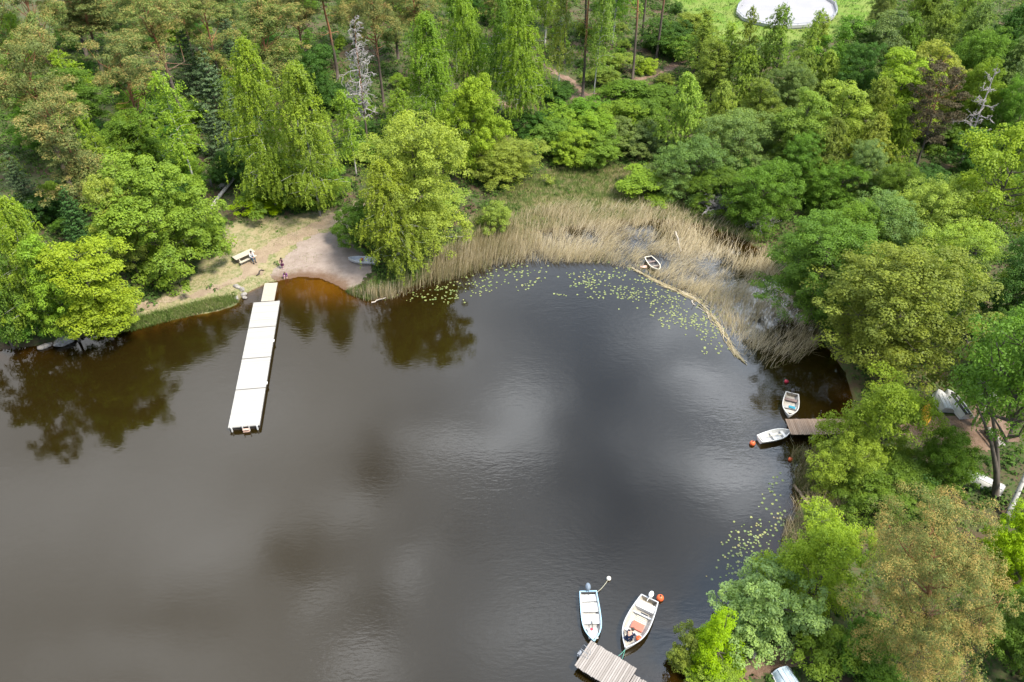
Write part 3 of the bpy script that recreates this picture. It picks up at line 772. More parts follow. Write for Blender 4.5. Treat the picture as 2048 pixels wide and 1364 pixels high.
T('fullpine', 690, -70, 90, 90, 'pine', 'farthest pine peeping behind the dead tree top', gA)
T('birch', 18, 15, 215, 85, 'fresh', 'fresh green birch in the upper left corner', gB)
T('slimbirch', 122, 95, 240, 100, 'lime', 'bushy yellow green young birch below the greyish pine', gE)
T('alder', 165, 140, 265, 110, 'green', 'mid green leafy tree left of the round topped pine', gU)
T('slimbirch', 152, 190, 9, 75, 'lime', 'yellow green young birch between tan pine and round topped pine', gE)
T('slimbirch', 216, 208, 338, 95, 'lime', 'young birch with thin pale stem behind the round maple', gE)
T('slimbirch', 322, 130, 378, 110, 'lime', 'tall slim birch with clear white trunk above the fallen log', gE)
T('slimbirch', 287, 238, 350, 90, 'fresh', 'small birch between the pale stemmed birch and the white trunked birch', gE)
T('slimbirch', 258, 160, 8, 70, 'fresh', 'small birch tucked under the large olive pine', gE)
T('youngpine', 402, 92, 255, 95, 'bluepine', 'bluish young pine left of the weeping birch', gA)
T('youngpine', 455, 180, 292, 60, 'bluepine', 'little blue green pine touching the weeping birch', gA)
T('youngpine', 412, 205, 315, 60, 'bluepine', 'little thin pine in front of the bluish young pine', gA)
T('youngpine', 355, 40, 190, 70, 'bluepine', 'dark young pine beside the large olive pine', gA)
T('spruce', 445, 20, 150, 70, 'bluepine', 'dark narrow spruce at the back between two pines', gA)
T('spruce', 12, 300, 440, 80, 'bluepine', 'dark spruce low at the left edge', gA)
T('spruce', 120, 370, 500, 70, 'dark', 'dark little spruce in shade below the full tan pine', gA)
T('bigbirch', 515, 72, 418, 165, 'lime', 'large weeping birch, left one of the pair by the fallen log', gB)
T('bigbirch', 612, 108, 432, 165, 'lime', 'large weeping birch, right one of the pair by the fallen log', gB)
T('shrub', 565, 330, 428, 150, 'green', 'round green bush at the foot of the weeping birches', gU)
T('shrub', 475, 290, 375, 90, 'deep', 'dark bush above the upper end of the fallen log', gU)
T('shrub', 512, 392, 438, 95, 'acid', 'low bright green bush right of the fallen log', gU)
T('shrub', 640, 345, 425, 110, 'green', 'green bush between the weeping birch and the beach path', gU)
T('deadpine', 702, 25, 312, 100, 'bark', 'grey dead pine with bare twisted branches')
T('alder', 640, 95, 235, 80, 'deep', 'dark green leafy tree behind the right weeping birch', gU)
T('slimbirch', 688, 170, 352, 85, 'fresh', 'young birch in front of the dead pine', gE)
T('birch', 792, 175, 305, 90, 'fresh', 'small yellow green birch between dead pine and tall birch', gB)
T('shrub', 735, 285, 2.5, 90, 'green', 'green bush at the foot of the dead pine', gU)
T('shrub', 345, 200, 2.5, 70, 'deep', 'dark bush under the large olive pine', gU)
T('shrub', 380, 350, 2, 60, 'green', 'small bush at the foot of the white trunked birch', gU)
T('shrub', 205, 330, 3, 90, 'deep', 'dark bush behind the round maple', gU)
T('shrub', 330, 290, 2.6, 90, 'green', 'bush beside the stem of the white trunked birch', gU)
T('spruce', 500, 215, 6, 60, 'dark', 'dark little spruce behind the weeping birch', gA)
T('maple', 300, 335, 582, 240, 'fresh', 'broad round maple with dense bright green leaves, behind the bank')
T('alder', 240, 345, 560, 95, 'pale', 'yellowish tree against the left side of the round maple')
T('bigbirch', 45, 385, 672, 150, 'lime', 'weeping birch at the left edge above the water', gB)
T('alder', -45, 420, 706, 130, 'green', 'tree half out of the picture at the left edge by the water', gU)
T('alder', 110, 472, 690, 120, 'fresh', 'leafy green tree between the left edge birch and the yellow tree')
T('alder', 185, 488, 690, 165, 'gold', 'yellow green tree leaning over the water on the left bank')
T('shrub', 60, 610, 688, 110, 'green', 'green bush over the water at the left edge', gU)
T('shrub', 225, 590, 672, 90, 'gold', 'yellow bush on the bank under the yellow tree', gU)
# behind the bay
T('bigbirch', 858, 12, 262, 140, 'fresh', 'tall pale birch left of the yellow crowned tree', gB)
T('bigbirch', 945, -25, 205, 115, 'fresh', 'dense birch at the top edge behind the yellow crowned tree', gB)
T('bigbirch', 1042, -30, 252, 135, 'fresh', 'weeping birch with white trunk standing behind the bushes', gB)
T('birch', 1000, -15, 226, 90, 'green', 'darker birch just left of the white trunked one', gB)
T('slimbirch', 1125, -20, 192, 70, 'olive', 'thin sparse birch with straight pale stem, left of the forest path', gB)
B('tallpine', 1165, 195, 22, 105, 'tanpine', 'orange trunked pine where the forest paths fork', gP)
B('slimbirch', 1187, 197, 17, 75, 'olive', 'thin birch with white stem right of the orange trunked pine', gB)
B('tallpine', 1265, 158, 26, 100, 'tanpine', 'straight dark trunked pine in the middle of the clearing wood', gP)
B('tallpine', 1313, 117, 26, 90, 'tanpine', 'rightmost of the bare trunked pines by the path', gP)
B('tallpine', 1283, 85, 24, 80, 'tanpine', 'thinner pine trunk standing behind the two dark trunks', gP)
B('tallpine', 1128, 128, 24, 80, 'tanpine', 'dark pine trunk behind the thin sparse birch', gP)
B('pine', 1170, 70, 20, 90, 'pine', 'pine at the top edge beyond the path fork', gP)
B('birch', 1225, 90, 18, 110, 'fresh', 'birch at the top edge between the pine trunks', gB)
B('birch', 1090, 95, 18, 100, 'fresh', 'birch at the top edge right of the white trunked one', gB)
T('maple', 945, 158, 368, 140, 'gold', 'yellow crowned tree standing behind the round front tree')
T('willow', 1022, 285, 385, 150, 'pale', 'low spreading bush right of the yellow crowned tree', gC)
T('alderfine', 830, 246, 520, 200, 'pale', 'pale round tree by the beach, tallest of its clump')
T('bigbirch', 792, 318, 548, 165, 'lime', 'weeping birch in front of the pale round tree, over the beached boat', gB)
T('shrub', 720, 400, 500, 95, 'green', 'green bush between the beach and the weeping front birch', gU)
T('shrub', 880, 395, 3, 120, 'pale', 'pale bush at the right foot of the round front tree', gC)
T('shrub', 990, 412, 470, 70, 'pale', 'small pale bush alone at the rear of the reed bed', gW)
for tx, ty, by, w, tn, lb in ((1120, 222, 290, 110, 'fresh', 'bright bush at the left of the bush row, top'), (1108, 252, 325, 105, 'green', 'bush at the left end of the bush row, lower'), (1165, 200, 270, 100, 'green', 'bush below the orange trunked pine'),
                              (1185, 235, 318, 110, 'fresh', 'yellowish bush in the middle of the bush row'), (1205, 262, 340, 110, 'green', 'bush in front of the yellowish bush, by the reeds'), (1240, 205, 290, 110, 'fresh', 'bush at the upper middle of the bush row'),
                              (1262, 240, 318, 100, 'grey', 'grey green bush at the right of the bush row'), (1258, 163, 230, 110, 'green', 'bush at the foot of the straight dark pine trunk'), (1305, 175, 245, 100, 'green', 'bush right of the path below the rightmost pine'),
                              (1150, 258, 338, 90, 'fresh', 'bush in front of the bush row, left of centre'), (1295, 205, 285, 90, 'green', 'bush at the right end of the bush row'), (1075, 220, 282, 90, 'deep', 'dark bush at the foot of the white trunked birch'),
                              (1335, 40, 115, 100, 'deep', 'dark round bush behind the rightmost pine trunk'), (1362, 75, 128, 70, 'green', 'green bush between the path and the rightmost pine'), (1390, 30, 95, 80, 'olive', 'olive bush at the edge of the green clearing'),
                              (1240, 110, 155, 80, 'olive', 'low bush left of the straight dark pine trunk'), (1205, 135, 178, 70, 'olive', 'low bush behind the path fork'), (1290, 115, 150, 45, 'gold', 'small yellow bush between the two dark trunks'),
                              (1115, 165, 212, 75, 'deep', 'dark bush inside the path fork, left'), (1060, 150, 205, 70, 'deep', 'dark bush behind the white trunked birch')):
    T('shrub', tx, ty, by, w, tn, lb, gC)
# bushes behind the reeds, right
T('shrub', 1290, 348, 408, 115, 'fresh', 'light green bush standing alone at the rear of the reeds', gW)
T('willow', 1480, 232, 380, 160, 'grey', 'big grey green bush, highest behind the reed bed', gW)
T('willow', 1390, 285, 415, 150, 'grey', 'grey green bush behind the lone light green bush', gW)
T('willow', 1345, 318, 395, 100, 'grey', 'smaller grey green bush beside the lone light green bush', gW)
T('willow', 1525, 330, 468, 140, 'green', 'dark green bush at the right rear corner of the reeds', gW)
T('willow', 1440, 345, 440, 120, 'green', 'green bush overhanging the bare grey twigs', gW)
B('barebush', 1432, 425, 2.2, 110, 'bark', 'bare grey twiggy bush under the green bushes')
B('barebush', 1520, 462, 2.0, 90, 'bark', 'bare grey twigs at the reed corner beside the dark green bush')
# right wood
T('thinalder', 1402, 35, 165, 75, 'olive', 'thin tree left of the gravel pitch with bare lower stem', gX)
T('thinalder', 1440, 15, 150, 70, 'olive', 'thin tree at the left corner of the gravel pitch', gX)
T('thinalder', 1518, 10, 205, 60, 'olive', 'thin tree in front of the pitch, first from the left', gX)
T('thinalder', 1548, 0, 215, 60, 'olive', 'thin dark stemmed tree in front of the pitch, second from the left', gX)
T('thinalder', 1585, 8, 232, 70, 'olive', 'thin leaning tree before the middle of the pitch', gX)
T('thinalder', 1622, 12, 215, 62, 'pale', 'thin tree in front of the pitch, right half', gX)
T('thinalder', 1660, 20, 190, 70, 'pale', 'tree at the right corner of the pitch fence', gX)
T('thinalder', 1480, 45, 195, 70, 'pale', 'tree before the left corner of the pitch fence', gX)
T('feather', 1375, 138, 318, 120, 'pale', 'yellow tipped tree right of the bush row, beside the fallen white trunk', gD)
T('feather', 1438, 152, 300, 95, 'pale', 'pale tree next to the yellow tipped tree', gD)
T('alder', 1430, 78, 210, 80, 'olive', 'olive tree behind the yellow tipped tree', gD)
for tx, ty, H, w, k, tn, lb in ((1492, 88, 10, 90, 'alder', 'pale', 'pale tree below the left end of the pitch'), (1600, 100, 10, 95, 'alder', 'olive', 'olive tree below the middle of the pitch'), (1655, 95, 10, 90, 'alder', 'pale', 'yellowish tree below the right end of the pitch'),
                                (1690, 35, 12, 110, 'alder', 'green', 'dark green tree right of the pitch'), (1745, 25, 13, 110, 'alder', 'grey', 'grey green tree at the top edge right of the pitch'), (1715, 90, 11, 100, 'alderfine', 'deep', 'shaded dark tree right of the yellowish tree below the pitch'),
                                (1805, 15, 13, 100, 'alder', 'green', 'green tree at the top edge, second right of the pitch'), (1865, 0, 13, 110, 'alder', 'olive', 'olive tree at the top edge above the brown pine'), (1935, -5, 13, 110, 'alder', 'grey', 'grey tree at the top edge, second from the right corner'),
                                (2005, 0, 13, 110, 'alder', 'deep', 'dark tree in the upper right corner'), (1800, 108, 12, 120, 'alder', 'lime', 'brightest yellow green tree, above and left of the brown pine'), (1740, 148, 11, 110, 'alder', 'pale', 'pale tree left of the brightest yellow green tree'),
                                (1862, 85, 12, 105, 'alder', 'pale', 'pale tree between the brightest yellow tree and the top edge'), (1950, 60, 12, 120, 'alderfine', 'green', 'green tree above the brown pine, to its right'), (2020, 70, 12, 120, 'alder', 'grey', 'grey green tree at the right edge, near the top'),
                                (1680, 165, 11, 115, 'alder', 'pale', 'pale broad tree in the centre of the right wood'), (1610, 190, 11, 110, 'alder', 'olive', 'olive tree with leaning trunks in the centre of the right wood'), (1575, 130, 9, 90, 'alderfine', 'grey', 'shaded tree under the thin trees of the pitch'),
                                (1835, 130, 11, 90, 'alder', 'lime', 'yellow green tree touching the brown pine on its left'), (1650, 235, 10, 110, 'alder', 'olive', 'olive tree in front of the pale broad tree'), (1790, 200, 10, 100, 'alder', 'fresh', 'fresh drooping tree left of the brown pine foot'),
                                (1735, 225, 10, 110, 'alder', 'pale', 'pale tree left of the fresh drooping tree'), (1960, 110, 12, 75, 'alder', 'fresh', 'bright tree between the brown pine and the pale dead snag'), (2045, 140, 11, 95, 'alderfine', 'green', 'green tree at the right edge behind the dead snag'),
                                (1730, 288, 9, 85, 'alderfine', 'grey', 'grey round tree in the middle of the right wood'), (1605, 275, 8, 90, 'alderfine', 'green', 'shaded green tree behind the fallen grey log'), (1680, 330, 7, 110, 'alderfine', 'green', 'dark green tree left of the grey round tree, lower'),
                                (1945, 265, 6, 80, 'alderfine', 'deep', 'dark tree behind the foot of the brown pine'), (2045, 235, 8, 70, 'alderfine', 'green', 'green tree at the right edge just above the yellow oak'), (1850, 335, 6, 90, 'alderfine', 'deep', 'dark tree under the brown pine'),
                                (1555, 230, 7, 80, 'alderfine', 'grey', 'grey tree right of the big grey green bush'), (1790, 330, 8, 90, 'alderfine', 'green', 'green tree between the grey round tree and the yellow oak'), (1520, 160, 8, 80, 'alder', 'olive', 'olive tree left of the leaning trunks')):
    T('feather' if k == 'alder' and (tx + ty) % 3 else k, tx, ty, H, w, tn, lb, gD)
T('brownpine', 1905, 132, 355, 112, 'brown', 'dying pine with brown needles and orange trunk')
T('deadsnag', 2000, 128, 330, 85, 'bark', 'pale bare dead snag right of the brown pine')
T('oak', 1995, 272, 545, 190, 'lime', 'sparse yellow oak at the right edge with bare inner branches')
for tx, ty, by, w, k, tn, lb in ((1650, 445, 655, 215, 'alderfine', 'green', 'broad dark green tree overhanging the right end of the reeds'), (1845, 365, 560, 160, 'alderfine', 'pale', 'pale round tree below the grey round tree, right wood'),
                                 (1765, 400, 585, 140, 'alderfine', 'grey', 'grey green tree behind the broad tree at the reeds'), (1905, 455, 650, 170, 'alderfine', 'pale', 'pale tree in front of the yellow oak'),
                                 (1800, 505, 785, 300, 'alderfine', 'olive', 'largest round tree over the water, right of the reeds'), (2015, 585, 850, 150, 'bigbirch', 'green', 'drooping green birch at the right edge above the upturned boats'),
                                 (1700, 420, 600, 130, 'alderfine', 'green', 'green tree behind the left shoulder of the broad tree'), (2030, 470, 690, 120, 'alder', 'deep', 'dark tree at the right edge below the yellow oak'),
                                 (2010, 640, 770, 120, 'alderfine', 'deep', 'shaded tree behind the drooping birch')):
    T(k, tx, ty, by, w, tn, lb, gD)
T('limewillow', 1766, 765, 975, 178, 'fresh', 'light green willow covering the inner end of the jetty', gS)
T('limewillow', 1702, 872, 1005, 145, 'fresh', 'light green willow on the water side of the jetty willow', gS)
T('willow', 1892, 868, 1005, 128, 'green', 'dark green bush between the jetty willow and the lying white boat', gS)
T('willow', 1770, 930, 1040, 190, 'green', 'green bush below the jetty willows', gS)
T('shrub', 1850, 975, 1060, 110, 'deep', 'dark bush directly above the golden pine', gS)
T('limewillow', 1645, 1048, 1250, 195, 'lime', 'yellow green round bush left of the golden pine', gS)
T('shrub', 1648, 1036, 1095, 85, 'olive', 'olive bush among the dead reeds above the yellow green bush', gS)
T('graywillow', 1556, 1168, 1322, 205, 'silver', 'silvery green rounded bush at the water on the lower right', gS)
T('cypress', 1445, 1230, 1362, 118, 'acid', 'compact vivid green conical bush at the water')
T('shrub', 1374, 1270, 1338, 72, 'olive', 'sparse olive bush hanging over the water left of the vivid conical bush', gS)
T('shrub', 1440, 1350, 1410, 120, 'fresh', 'light bush cut by the bottom edge under the vivid conical bush', gS)
T('shrub', 1665, 1290, 1375, 130, 'fresh', 'light green bush at the bottom edge right of the pale blue boat', gS)
T('shrub', 1735, 1275, 1365, 120, 'green', 'green bush at the bottom edge below the golden pine', gS)
T('shrub', 1760, 1335, 1410, 120, 'green', 'green bush at the bottom edge beside the golden pine trunk', gS)
lean_to(B('bigpine', 1842, 1352, 16.0, 252, 'tanpine', 'huge golden brown pine in the lower right corner'), 1892, 1008)
T('maple', 2045, 1045, 1190, 140, 'acid', 'bright green maple at the right edge above the golden pine', gS)
T('maple', 2075, 1200, 1345, 170, 'green', 'green maple in the lower right corner behind the golden pine', gS)
lean_to(B('forked', 1990, 992, 17, 210, 'green', 'tree with two forked grey trunks at the right edge beside the lying white boat'), 2085, 640)
lean_to(B('thickbirch', 2012, 1040, 15, 140, 'fresh', 'white barked birch trunk leaning out of the right edge'), 2180, 640)

# filler bushes that cannot be told apart, standing in the shade of the wood
rf = np.random.default_rng(77)
def filler(n, box, tints, label, group, hs=(1.6, 3.6)):
    k = 0
    while k < n:
        px = rf.uniform(box[0], box[2]); py = rf.uniform(box[1], box[3]); g = at(px, py)
        X, Y = np.array([g[0]]), np.array([g[1]])
        if inside(WPOLY, X, Y)[0] or polydist(WPOLY, X, Y)[0] < 3 or inside(LAWN, X, Y)[0] or inside(MEADOW, X, Y)[0] or inside(GREEN, X, Y)[0] or inside(RINK, X, Y)[0]: continue
        if any(polydist(pp, X, Y, False)[0] < 3.2 for pp in FPATHW): continue
        H = rf.uniform(*hs); plant('shrub', px, py, H, H * rf.uniform(1.1, 1.6), tints[int(rf.integers(len(tints)))], label, group); k += 1
FPATHS = [[(1060, 110), (1105, 140), (1165, 183), (1180, 192), (1240, 168), (1310, 152), (1345, 135), (1400, 90)], [(1400, 1420), (1480, 1345), (1560, 1325), (1640, 1290), (1700, 1262)], [(1840, 890), (1880, 872), (1975, 850), (2030, 850)], [(470, 360), (430, 420)]]
FPATHW = [np.array([at(*q)[:2] for q in pp]) for pp in FPATHS]
filler(46, (-30, 60, 500, 500), ['deep', 'green', 'deep', 'fresh'], 'low shaded bush under the pines of the left wood', 'shaded bushes of the left wood')
filler(26, (500, 10, 980, 300), ['deep', 'green', 'fresh'], 'low shaded bush among the birches behind the beach', 'shaded bushes behind the beach')
filler(30, (1380, 150, 2040, 560), ['deep', 'green', 'grey'], 'low shaded bush under the trees of the right wood', 'shaded bushes of the right wood')

T('fullpine', -10, -40, 190, 120, 'pine', 'pine at the very corner, upper left, partly out of the picture', gA)
T('pine', 345, -45, 150, 100, 'tanpine', 'tan pine at the top edge right of the large olive pine', gA)
T('fullpine', 780, -60, 120, 90, 'pine', 'farthest pine at the top edge between two pine crowns', gA)
T('birch', 905, -40, 150, 90, 'green', 'dark birch at the top edge behind the tall pale birch', gB)
T('alder', 60, 150, 320, 110, 'green', 'leafy tree in the shade between the two tan pines', gU)
T('alder', 265, 215, 9, 100, 'green', 'leafy tree behind the small birches above the maple', gU)
T('slimbirch', 185, 265, 395, 85, 'fresh', 'young birch in front of the leafy tree, above the maple', gE)
def filler_tree(n, box, kinds, label, group, H):
    k = 0
    while k < n:
        px, py = rf.uniform(box[0], box[2]), rf.uniform(box[1], box[3]); g = at(px, py); X, Y = np.array([g[0]]), np.array([g[1]])
        if inside(LAWN, X, Y)[0] or inside(WPOLY, X, Y)[0] or polydist(WPOLY, X, Y)[0] < 6 or polydist(FPATHW[3], X, Y, False)[0] < 4: continue
        kd, tn = kinds[int(rf.integers(len(kinds)))]; h = rf.uniform(*H); plant(kd, px, py, h, h * rf.uniform(.38, .55), tn, label, group); k += 1
filler_tree(16, (-20, 60, 480, 430), [('spruce', 'dark'), ('youngpine', 'bluepine'), ('slimbirch', 'fresh'), ('alder', 'deep')], 'slender young tree in the shade of the left wood', 'slender young trees of the left wood', (4.5, 7.5))
filler_tree(8, (480, 10, 960, 220), [('spruce', 'dark'), ('slimbirch', 'green'), ('alder', 'deep')], 'slender young tree behind the birches', 'slender young trees behind the birches', (5, 8))

filler_tree(9, (1690, 20, 2080, 120), [('feather', 'olive'), ('feather', 'green'), ('alder', 'grey'), ('alder', 'olive')], 'far tree at the top edge of the right wood', 'far trees of the right wood', (9, 12))
filler_tree(7, (850, 10, 1090, 110), [('birch', 'green'), ('feather', 'green'), ('fullpine', 'pine')], 'far tree at the top edge behind the tall birches', 'far trees behind the tall birches', (10, 14))
filler(22, (1050, 20, 1400, 175), ['green', 'deep', 'olive', 'fresh'], 'low bush on the floor of the open pine wood by the paths', 'low bushes of the open pine wood', (1.0, 2.2))

T('fullpine', 40, -50, 230, 105, 'pine', 'pine behind the birch in the upper left corner', gA)
T('fullpine', 110, -75, 110, 110, 'pine', 'pine farthest back at the top edge, above the greyish pine', gA)

# ------------------------------------------------------------------ reeds, grass, undergrowth (nobody could count these)
def sample_poly(poly, n, r, dens=None):
    lo, hi = poly.min(0), poly.max(0); out = []
    while sum(len(o) for o in out) < n:
        p = lo + r.random((n * 2, 2)) * (hi - lo); k = inside(poly, p[:, 0], p[:, 1])
        if dens is not None: k &= r.random(len(p)) < dens(p[:, 0], p[:, 1])
        out.append(p[k])
    return np.concatenate(out)[:n]

def blades(r, base, h, lean, width, curve=.35):
    """bent strips: base (n,3), h (n,), lean (n,2) horizontal offset of the tip"""
    n = len(base); a = r.uniform(0, np.pi, n); w = np.stack([np.cos(a), np.sin(a), np.zeros(n)], 1) * (width / 2)[:, None]
    L = np.concatenate([lean, np.zeros((n, 1))], 1); Z = np.array([0, 0, 1.0])
    mid = base + L * .5 * (1 - curve) + Z * (h * .55)[:, None]; top = base + L + Z * h[:, None]
    V = np.stack([base - w, base + w, mid + w * .8, mid - w * .8, top + w * .25, top - w * .25], 1).reshape(-1, 3)
    i = np.arange(n)[:, None] * 6
    F = np.concatenate([i + [0, 1, 2, 3], i + [3, 2, 4, 5]], 1).reshape(-1, 4)
    return V, F

def mat_blade(name, stops, trans=.25):
    m, t, out = new_mat(name); c = t.ramp(t.attr('tint'), stops)
    d = t.new('ShaderNodeBsdfDiffuse'); tr = t.new('ShaderNodeBsdfTranslucent'); t.l.new(c, d.inputs[0]); t.l.new(c, tr.inputs[0])
    mx = t.new('ShaderNodeMixShader'); mx.inputs[0].default_value = trans; t.l.new(d.outputs[0], mx.inputs[1]); t.l.new(tr.outputs[0], mx.inputs[2]); t.l.new(mx.outputs[0], out.inputs[0])
    return m
M['reed'] = mat_blade('dry_reed', [(0, (.09, .13, .04)), (.22, (.21, .21, .085)), (.4, (.38, .31, .17)), (.7, (.54, .455, .295)), (1, (.70, .62, .47))])
M['grass'] = mat_blade('grass', [(0, (.08, .14, .03)), (.5, (.16, .23, .055)), (.8, (.28, .29, .11)), (1, (.43, .36, .2))])
M['plant'] = mat_blade('undergrowth', [(0, (.04, .08, .02)), (.5, (.10, .175, .04)), (.8, (.16, .23, .05)), (1, (.22, .25, .06))], .3)

r = np.random.default_rng(31)
REED_PX = [(690, 588), (735, 604), (790, 600), (850, 577), (930, 556), (1000, 538), (1060, 530), (1130, 528), (1215, 530), (1270, 545), (1320, 568), (1385, 596), (1425, 632), (1455, 668), (1484, 716), (1540, 742), (1600, 728), (1640, 688),
           (1605, 630), (1560, 560), (1535, 500), (1490, 462), (1420, 438), (1340, 428), (1250, 418), (1150, 412), (1060, 432), (970, 465), (905, 490), (870, 520), (830, 560), (765, 585)]
REED = np.array([atz(*p)[:2] for p in REED_PX])
def at0(px, py): return atz(px, py)[:2]
POOL = [(at0(1460, 478), 3.2, 1.6), (at0(1490, 500), 2.5, 1.5), (at0(1165, 470), 1.8, 1.2), (at0(1395, 560), 1.6, 1.0), (at0(1560, 720), 2, 1.2)]
RB = at0(1306, 529)
def rdens(X, Y):
    d = .58 - .24 * np.clip((X - 2) / 14, 0, 1) + .45 * lump(X + 7, Y * 1.2, 1.25) + .25 * lump(X, Y, 3.1)
    for c, sx, sy in POOL: d -= .6 * np.exp(-((X - c[0]) / sx) ** 2 - ((Y - c[1]) / sy) ** 2)
    d = np.where((X - RB[0]) ** 2 + (Y - RB[1]) ** 2 < 3.2, 0, d) ; edge = polydist(REED, X, Y); return np.where((X - RB[0]) ** 2 + (Y - RB[1]) ** 2 < 2.6, 0, 1) * np.clip(d, .05, 1) * np.clip(.25 + edge / 1.2, 0, 1)
NR = 32000
p = sample_poly(REED, NR, r, rdens); z = np.maximum(height(p[:, 0], p[:, 1]), -.05)
side = np.clip((p[:, 0] + 3) / 14, 0, 1)                     # reeds stand on the left of the bay and lean over on the right
h = r.uniform(.7, 1.75, NR) * (1 - .3 * side) * np.where(r.random(NR) < .12, .4, 1); lean_a = R(38) + r.normal(size=NR) * .42 + .7 * lump(p[:, 0], p[:, 1], .8); lm = h * (.12 + side * 1.0 * r.uniform(.3, 1.3, NR)) + np.abs(r.normal(size=NR)) * .12
flatk = r.random(NR) < (.06 + .22 * side); h[flatk] *= .18; lm[flatk] = r.uniform(.6, 1.5, flatk.sum())
lean = np.stack([np.cos(lean_a), np.sin(lean_a)], 1) * lm[:, None]
V, F = blades(r, np.column_stack([p, z]), h, lean, r.uniform(.018, .045, NR))
tint = np.clip(.66 + .13 * lump(p[:, 0], p[:, 1], 1.0) + r.normal(size=NR) * .17 - .16 * (1 - side) - .12 * np.clip((1.0 - polydist(REED, p[:, 0], p[:, 1])), 0, 1), .08, 1)
me = quads_mesh('reeds', V, F, np.repeat(tint, 2)); tag(link('reeds', me, M['reed']), 'pale dry reed bed filling the back of the bay', 'reeds', kind='stuff')

# the raft of broken stems along the outer edge of the reeds
line = np.array([atz(*q)[:2] for q in [(1262, 536), (1300, 556), (1340, 576), (1384, 594), (1408, 614), (1434, 646), (1456, 682), (1470, 706), (1486, 722)]])
n = 300; tt = np.sort(r.random(n)) * (len(line) - 1); i0 = np.clip(tt.astype(int), 0, len(line) - 2); fr = (tt - i0)[:, None]
c = line[i0] * (1 - fr) + line[i0 + 1] * fr; dv = unit(line[i0 + 1] - line[i0]); wd = (.04 + .17 * np.sin(np.pi * np.clip(tt / (len(line) - 1) * 1.1 - .1, 0, 1)))
c = c + np.stack([-dv[:, 1], dv[:, 0]], 1) * (r.normal(size=n) * wd)[:, None]; ang = r.normal(size=n) * .25
d2 = np.stack([dv[:, 0] * np.cos(ang) - dv[:, 1] * np.sin(ang), dv[:, 0] * np.sin(ang) + dv[:, 1] * np.cos(ang)], 1); L = r.uniform(.25, .8, n)[:, None]
zz = r.uniform(.015, .09, n)[:, None]; nn = np.stack([-d2[:, 1], d2[:, 0]], 1) * .022
A = np.concatenate([c - d2 * L, zz], 1); Bq = np.concatenate([c + d2 * L, zz + .01], 1); N3 = np.concatenate([nn, np.zeros((n, 1))], 1)
V = np.stack([A - N3, A + N3, Bq + N3, Bq - N3], 1).reshape(-1, 3)
me = quads_mesh('reed_raft', V, np.arange(n * 4).reshape(-1, 4), np.clip(.58 + r.normal(size=n) * .2, .2, .95)); tag(link('reed_raft', me, M['reed']), 'floating line of broken reed stems edging the reed bed', 'reeds', kind='stuff')

# reeds on the lower right shore and thin stems in the water
RS = np.array([atz(*q)[:2] for q in [(1580, 905), (1640, 900), (1670, 960), (1690, 1030), (1650, 1080), (1590, 1110), (1560, 1080), (1588, 1000)]])
n = 2600; p = sample_poly(RS, n, r, lambda X, Y: np.clip(.5 + .6 * lump(X, Y, 2), .05, 1)); h = r.uniform(.5, 1.5, n); la = r.uniform(0, 6.28, n); lm = r.uniform(.1, .9, n) * h
V, F = blades(r, np.column_stack([p, np.maximum(height(p[:, 0], p[:, 1]), -.05)]), h, np.stack([np.cos(la), np.sin(la)], 1) * lm[:, None], r.uniform(.012, .035, n))
tint = np.clip(.22 + .2 * r.normal(size=n) + .3 * (p[:, 1] < at0(1600, 1000)[1]), 0, .75)
me = quads_mesh('shore_reeds', V, F, np.repeat(tint, 2)); tag(link('shore_reeds', me, M['reed']), 'tangled brown and green reeds at the shore below the jetty', 'reeds', kind='stuff')

# grasses: meadow behind the reeds, the bank, tufts hanging over the water
def grass(name, poly, n, hh, tmean, label, dens=None, leanx=0.0, w=(.02, .05)):
    p = sample_poly(poly, n, r, dens); h = r.uniform(*hh, n); la = r.uniform(0, 6.28, n); lm = h * r.uniform(.1, .8, n)
    V, F = blades(r, np.column_stack([p, height(p[:, 0], p[:, 1]) - .02]), h, np.stack([np.cos(la) + leanx, np.sin(la) - .2], 1) * lm[:, None], r.uniform(*w, n))
    tint = np.clip(tmean + .22 * lump(p[:, 0], p[:, 1], 1.2) + r.normal(size=n) * .16, 0, 1)
    me = quads_mesh(name, V, F, np.repeat(tint, 2)); return tag(link(name, me, M['grass']), label, 'grass', kind='stuff')
grass('meadow_grass', MEADOW, 22000, (.25, .75), .60, 'tall green and straw coloured grass behind the reed bed')
BANK = in_px([(255, 640), (330, 622), (400, 604), (470, 592), (478, 606), (440, 620), (395, 630), (330, 645), (262, 664)])
grass('bank_grass', BANK, 5000, (.25, .7), .42, 'long green grass hanging over the bank left of the dock', w=(.02, .055))
TUFT = in_px([(690, 583), (730, 568), (760, 560), (850, 520), (875, 535), (840, 562), (775, 590), (735, 602), (705, 592)])
grass('shore_grass', TUFT, 5000, (.2, .6), .5, 'green grass on the spit right of the beach')
bd_ = lambda X, Y: np.clip(.35 + .6 * lump(X, Y, 1.6), .02, 1)
grass('lawn_grass', LAWN, 9000, (.05, .16), .66, 'short worn grass around the picnic table', bd_)
grass('clearing_grass', GREEN, 9000, (.2, .5), .42, 'bright green grass round the gravel pitch', lambda X, Y: np.where(inside(RINK, X, Y) | (polydist(RINK, X, Y) < .7), 0.0, 1.0), w=(.06, .12))

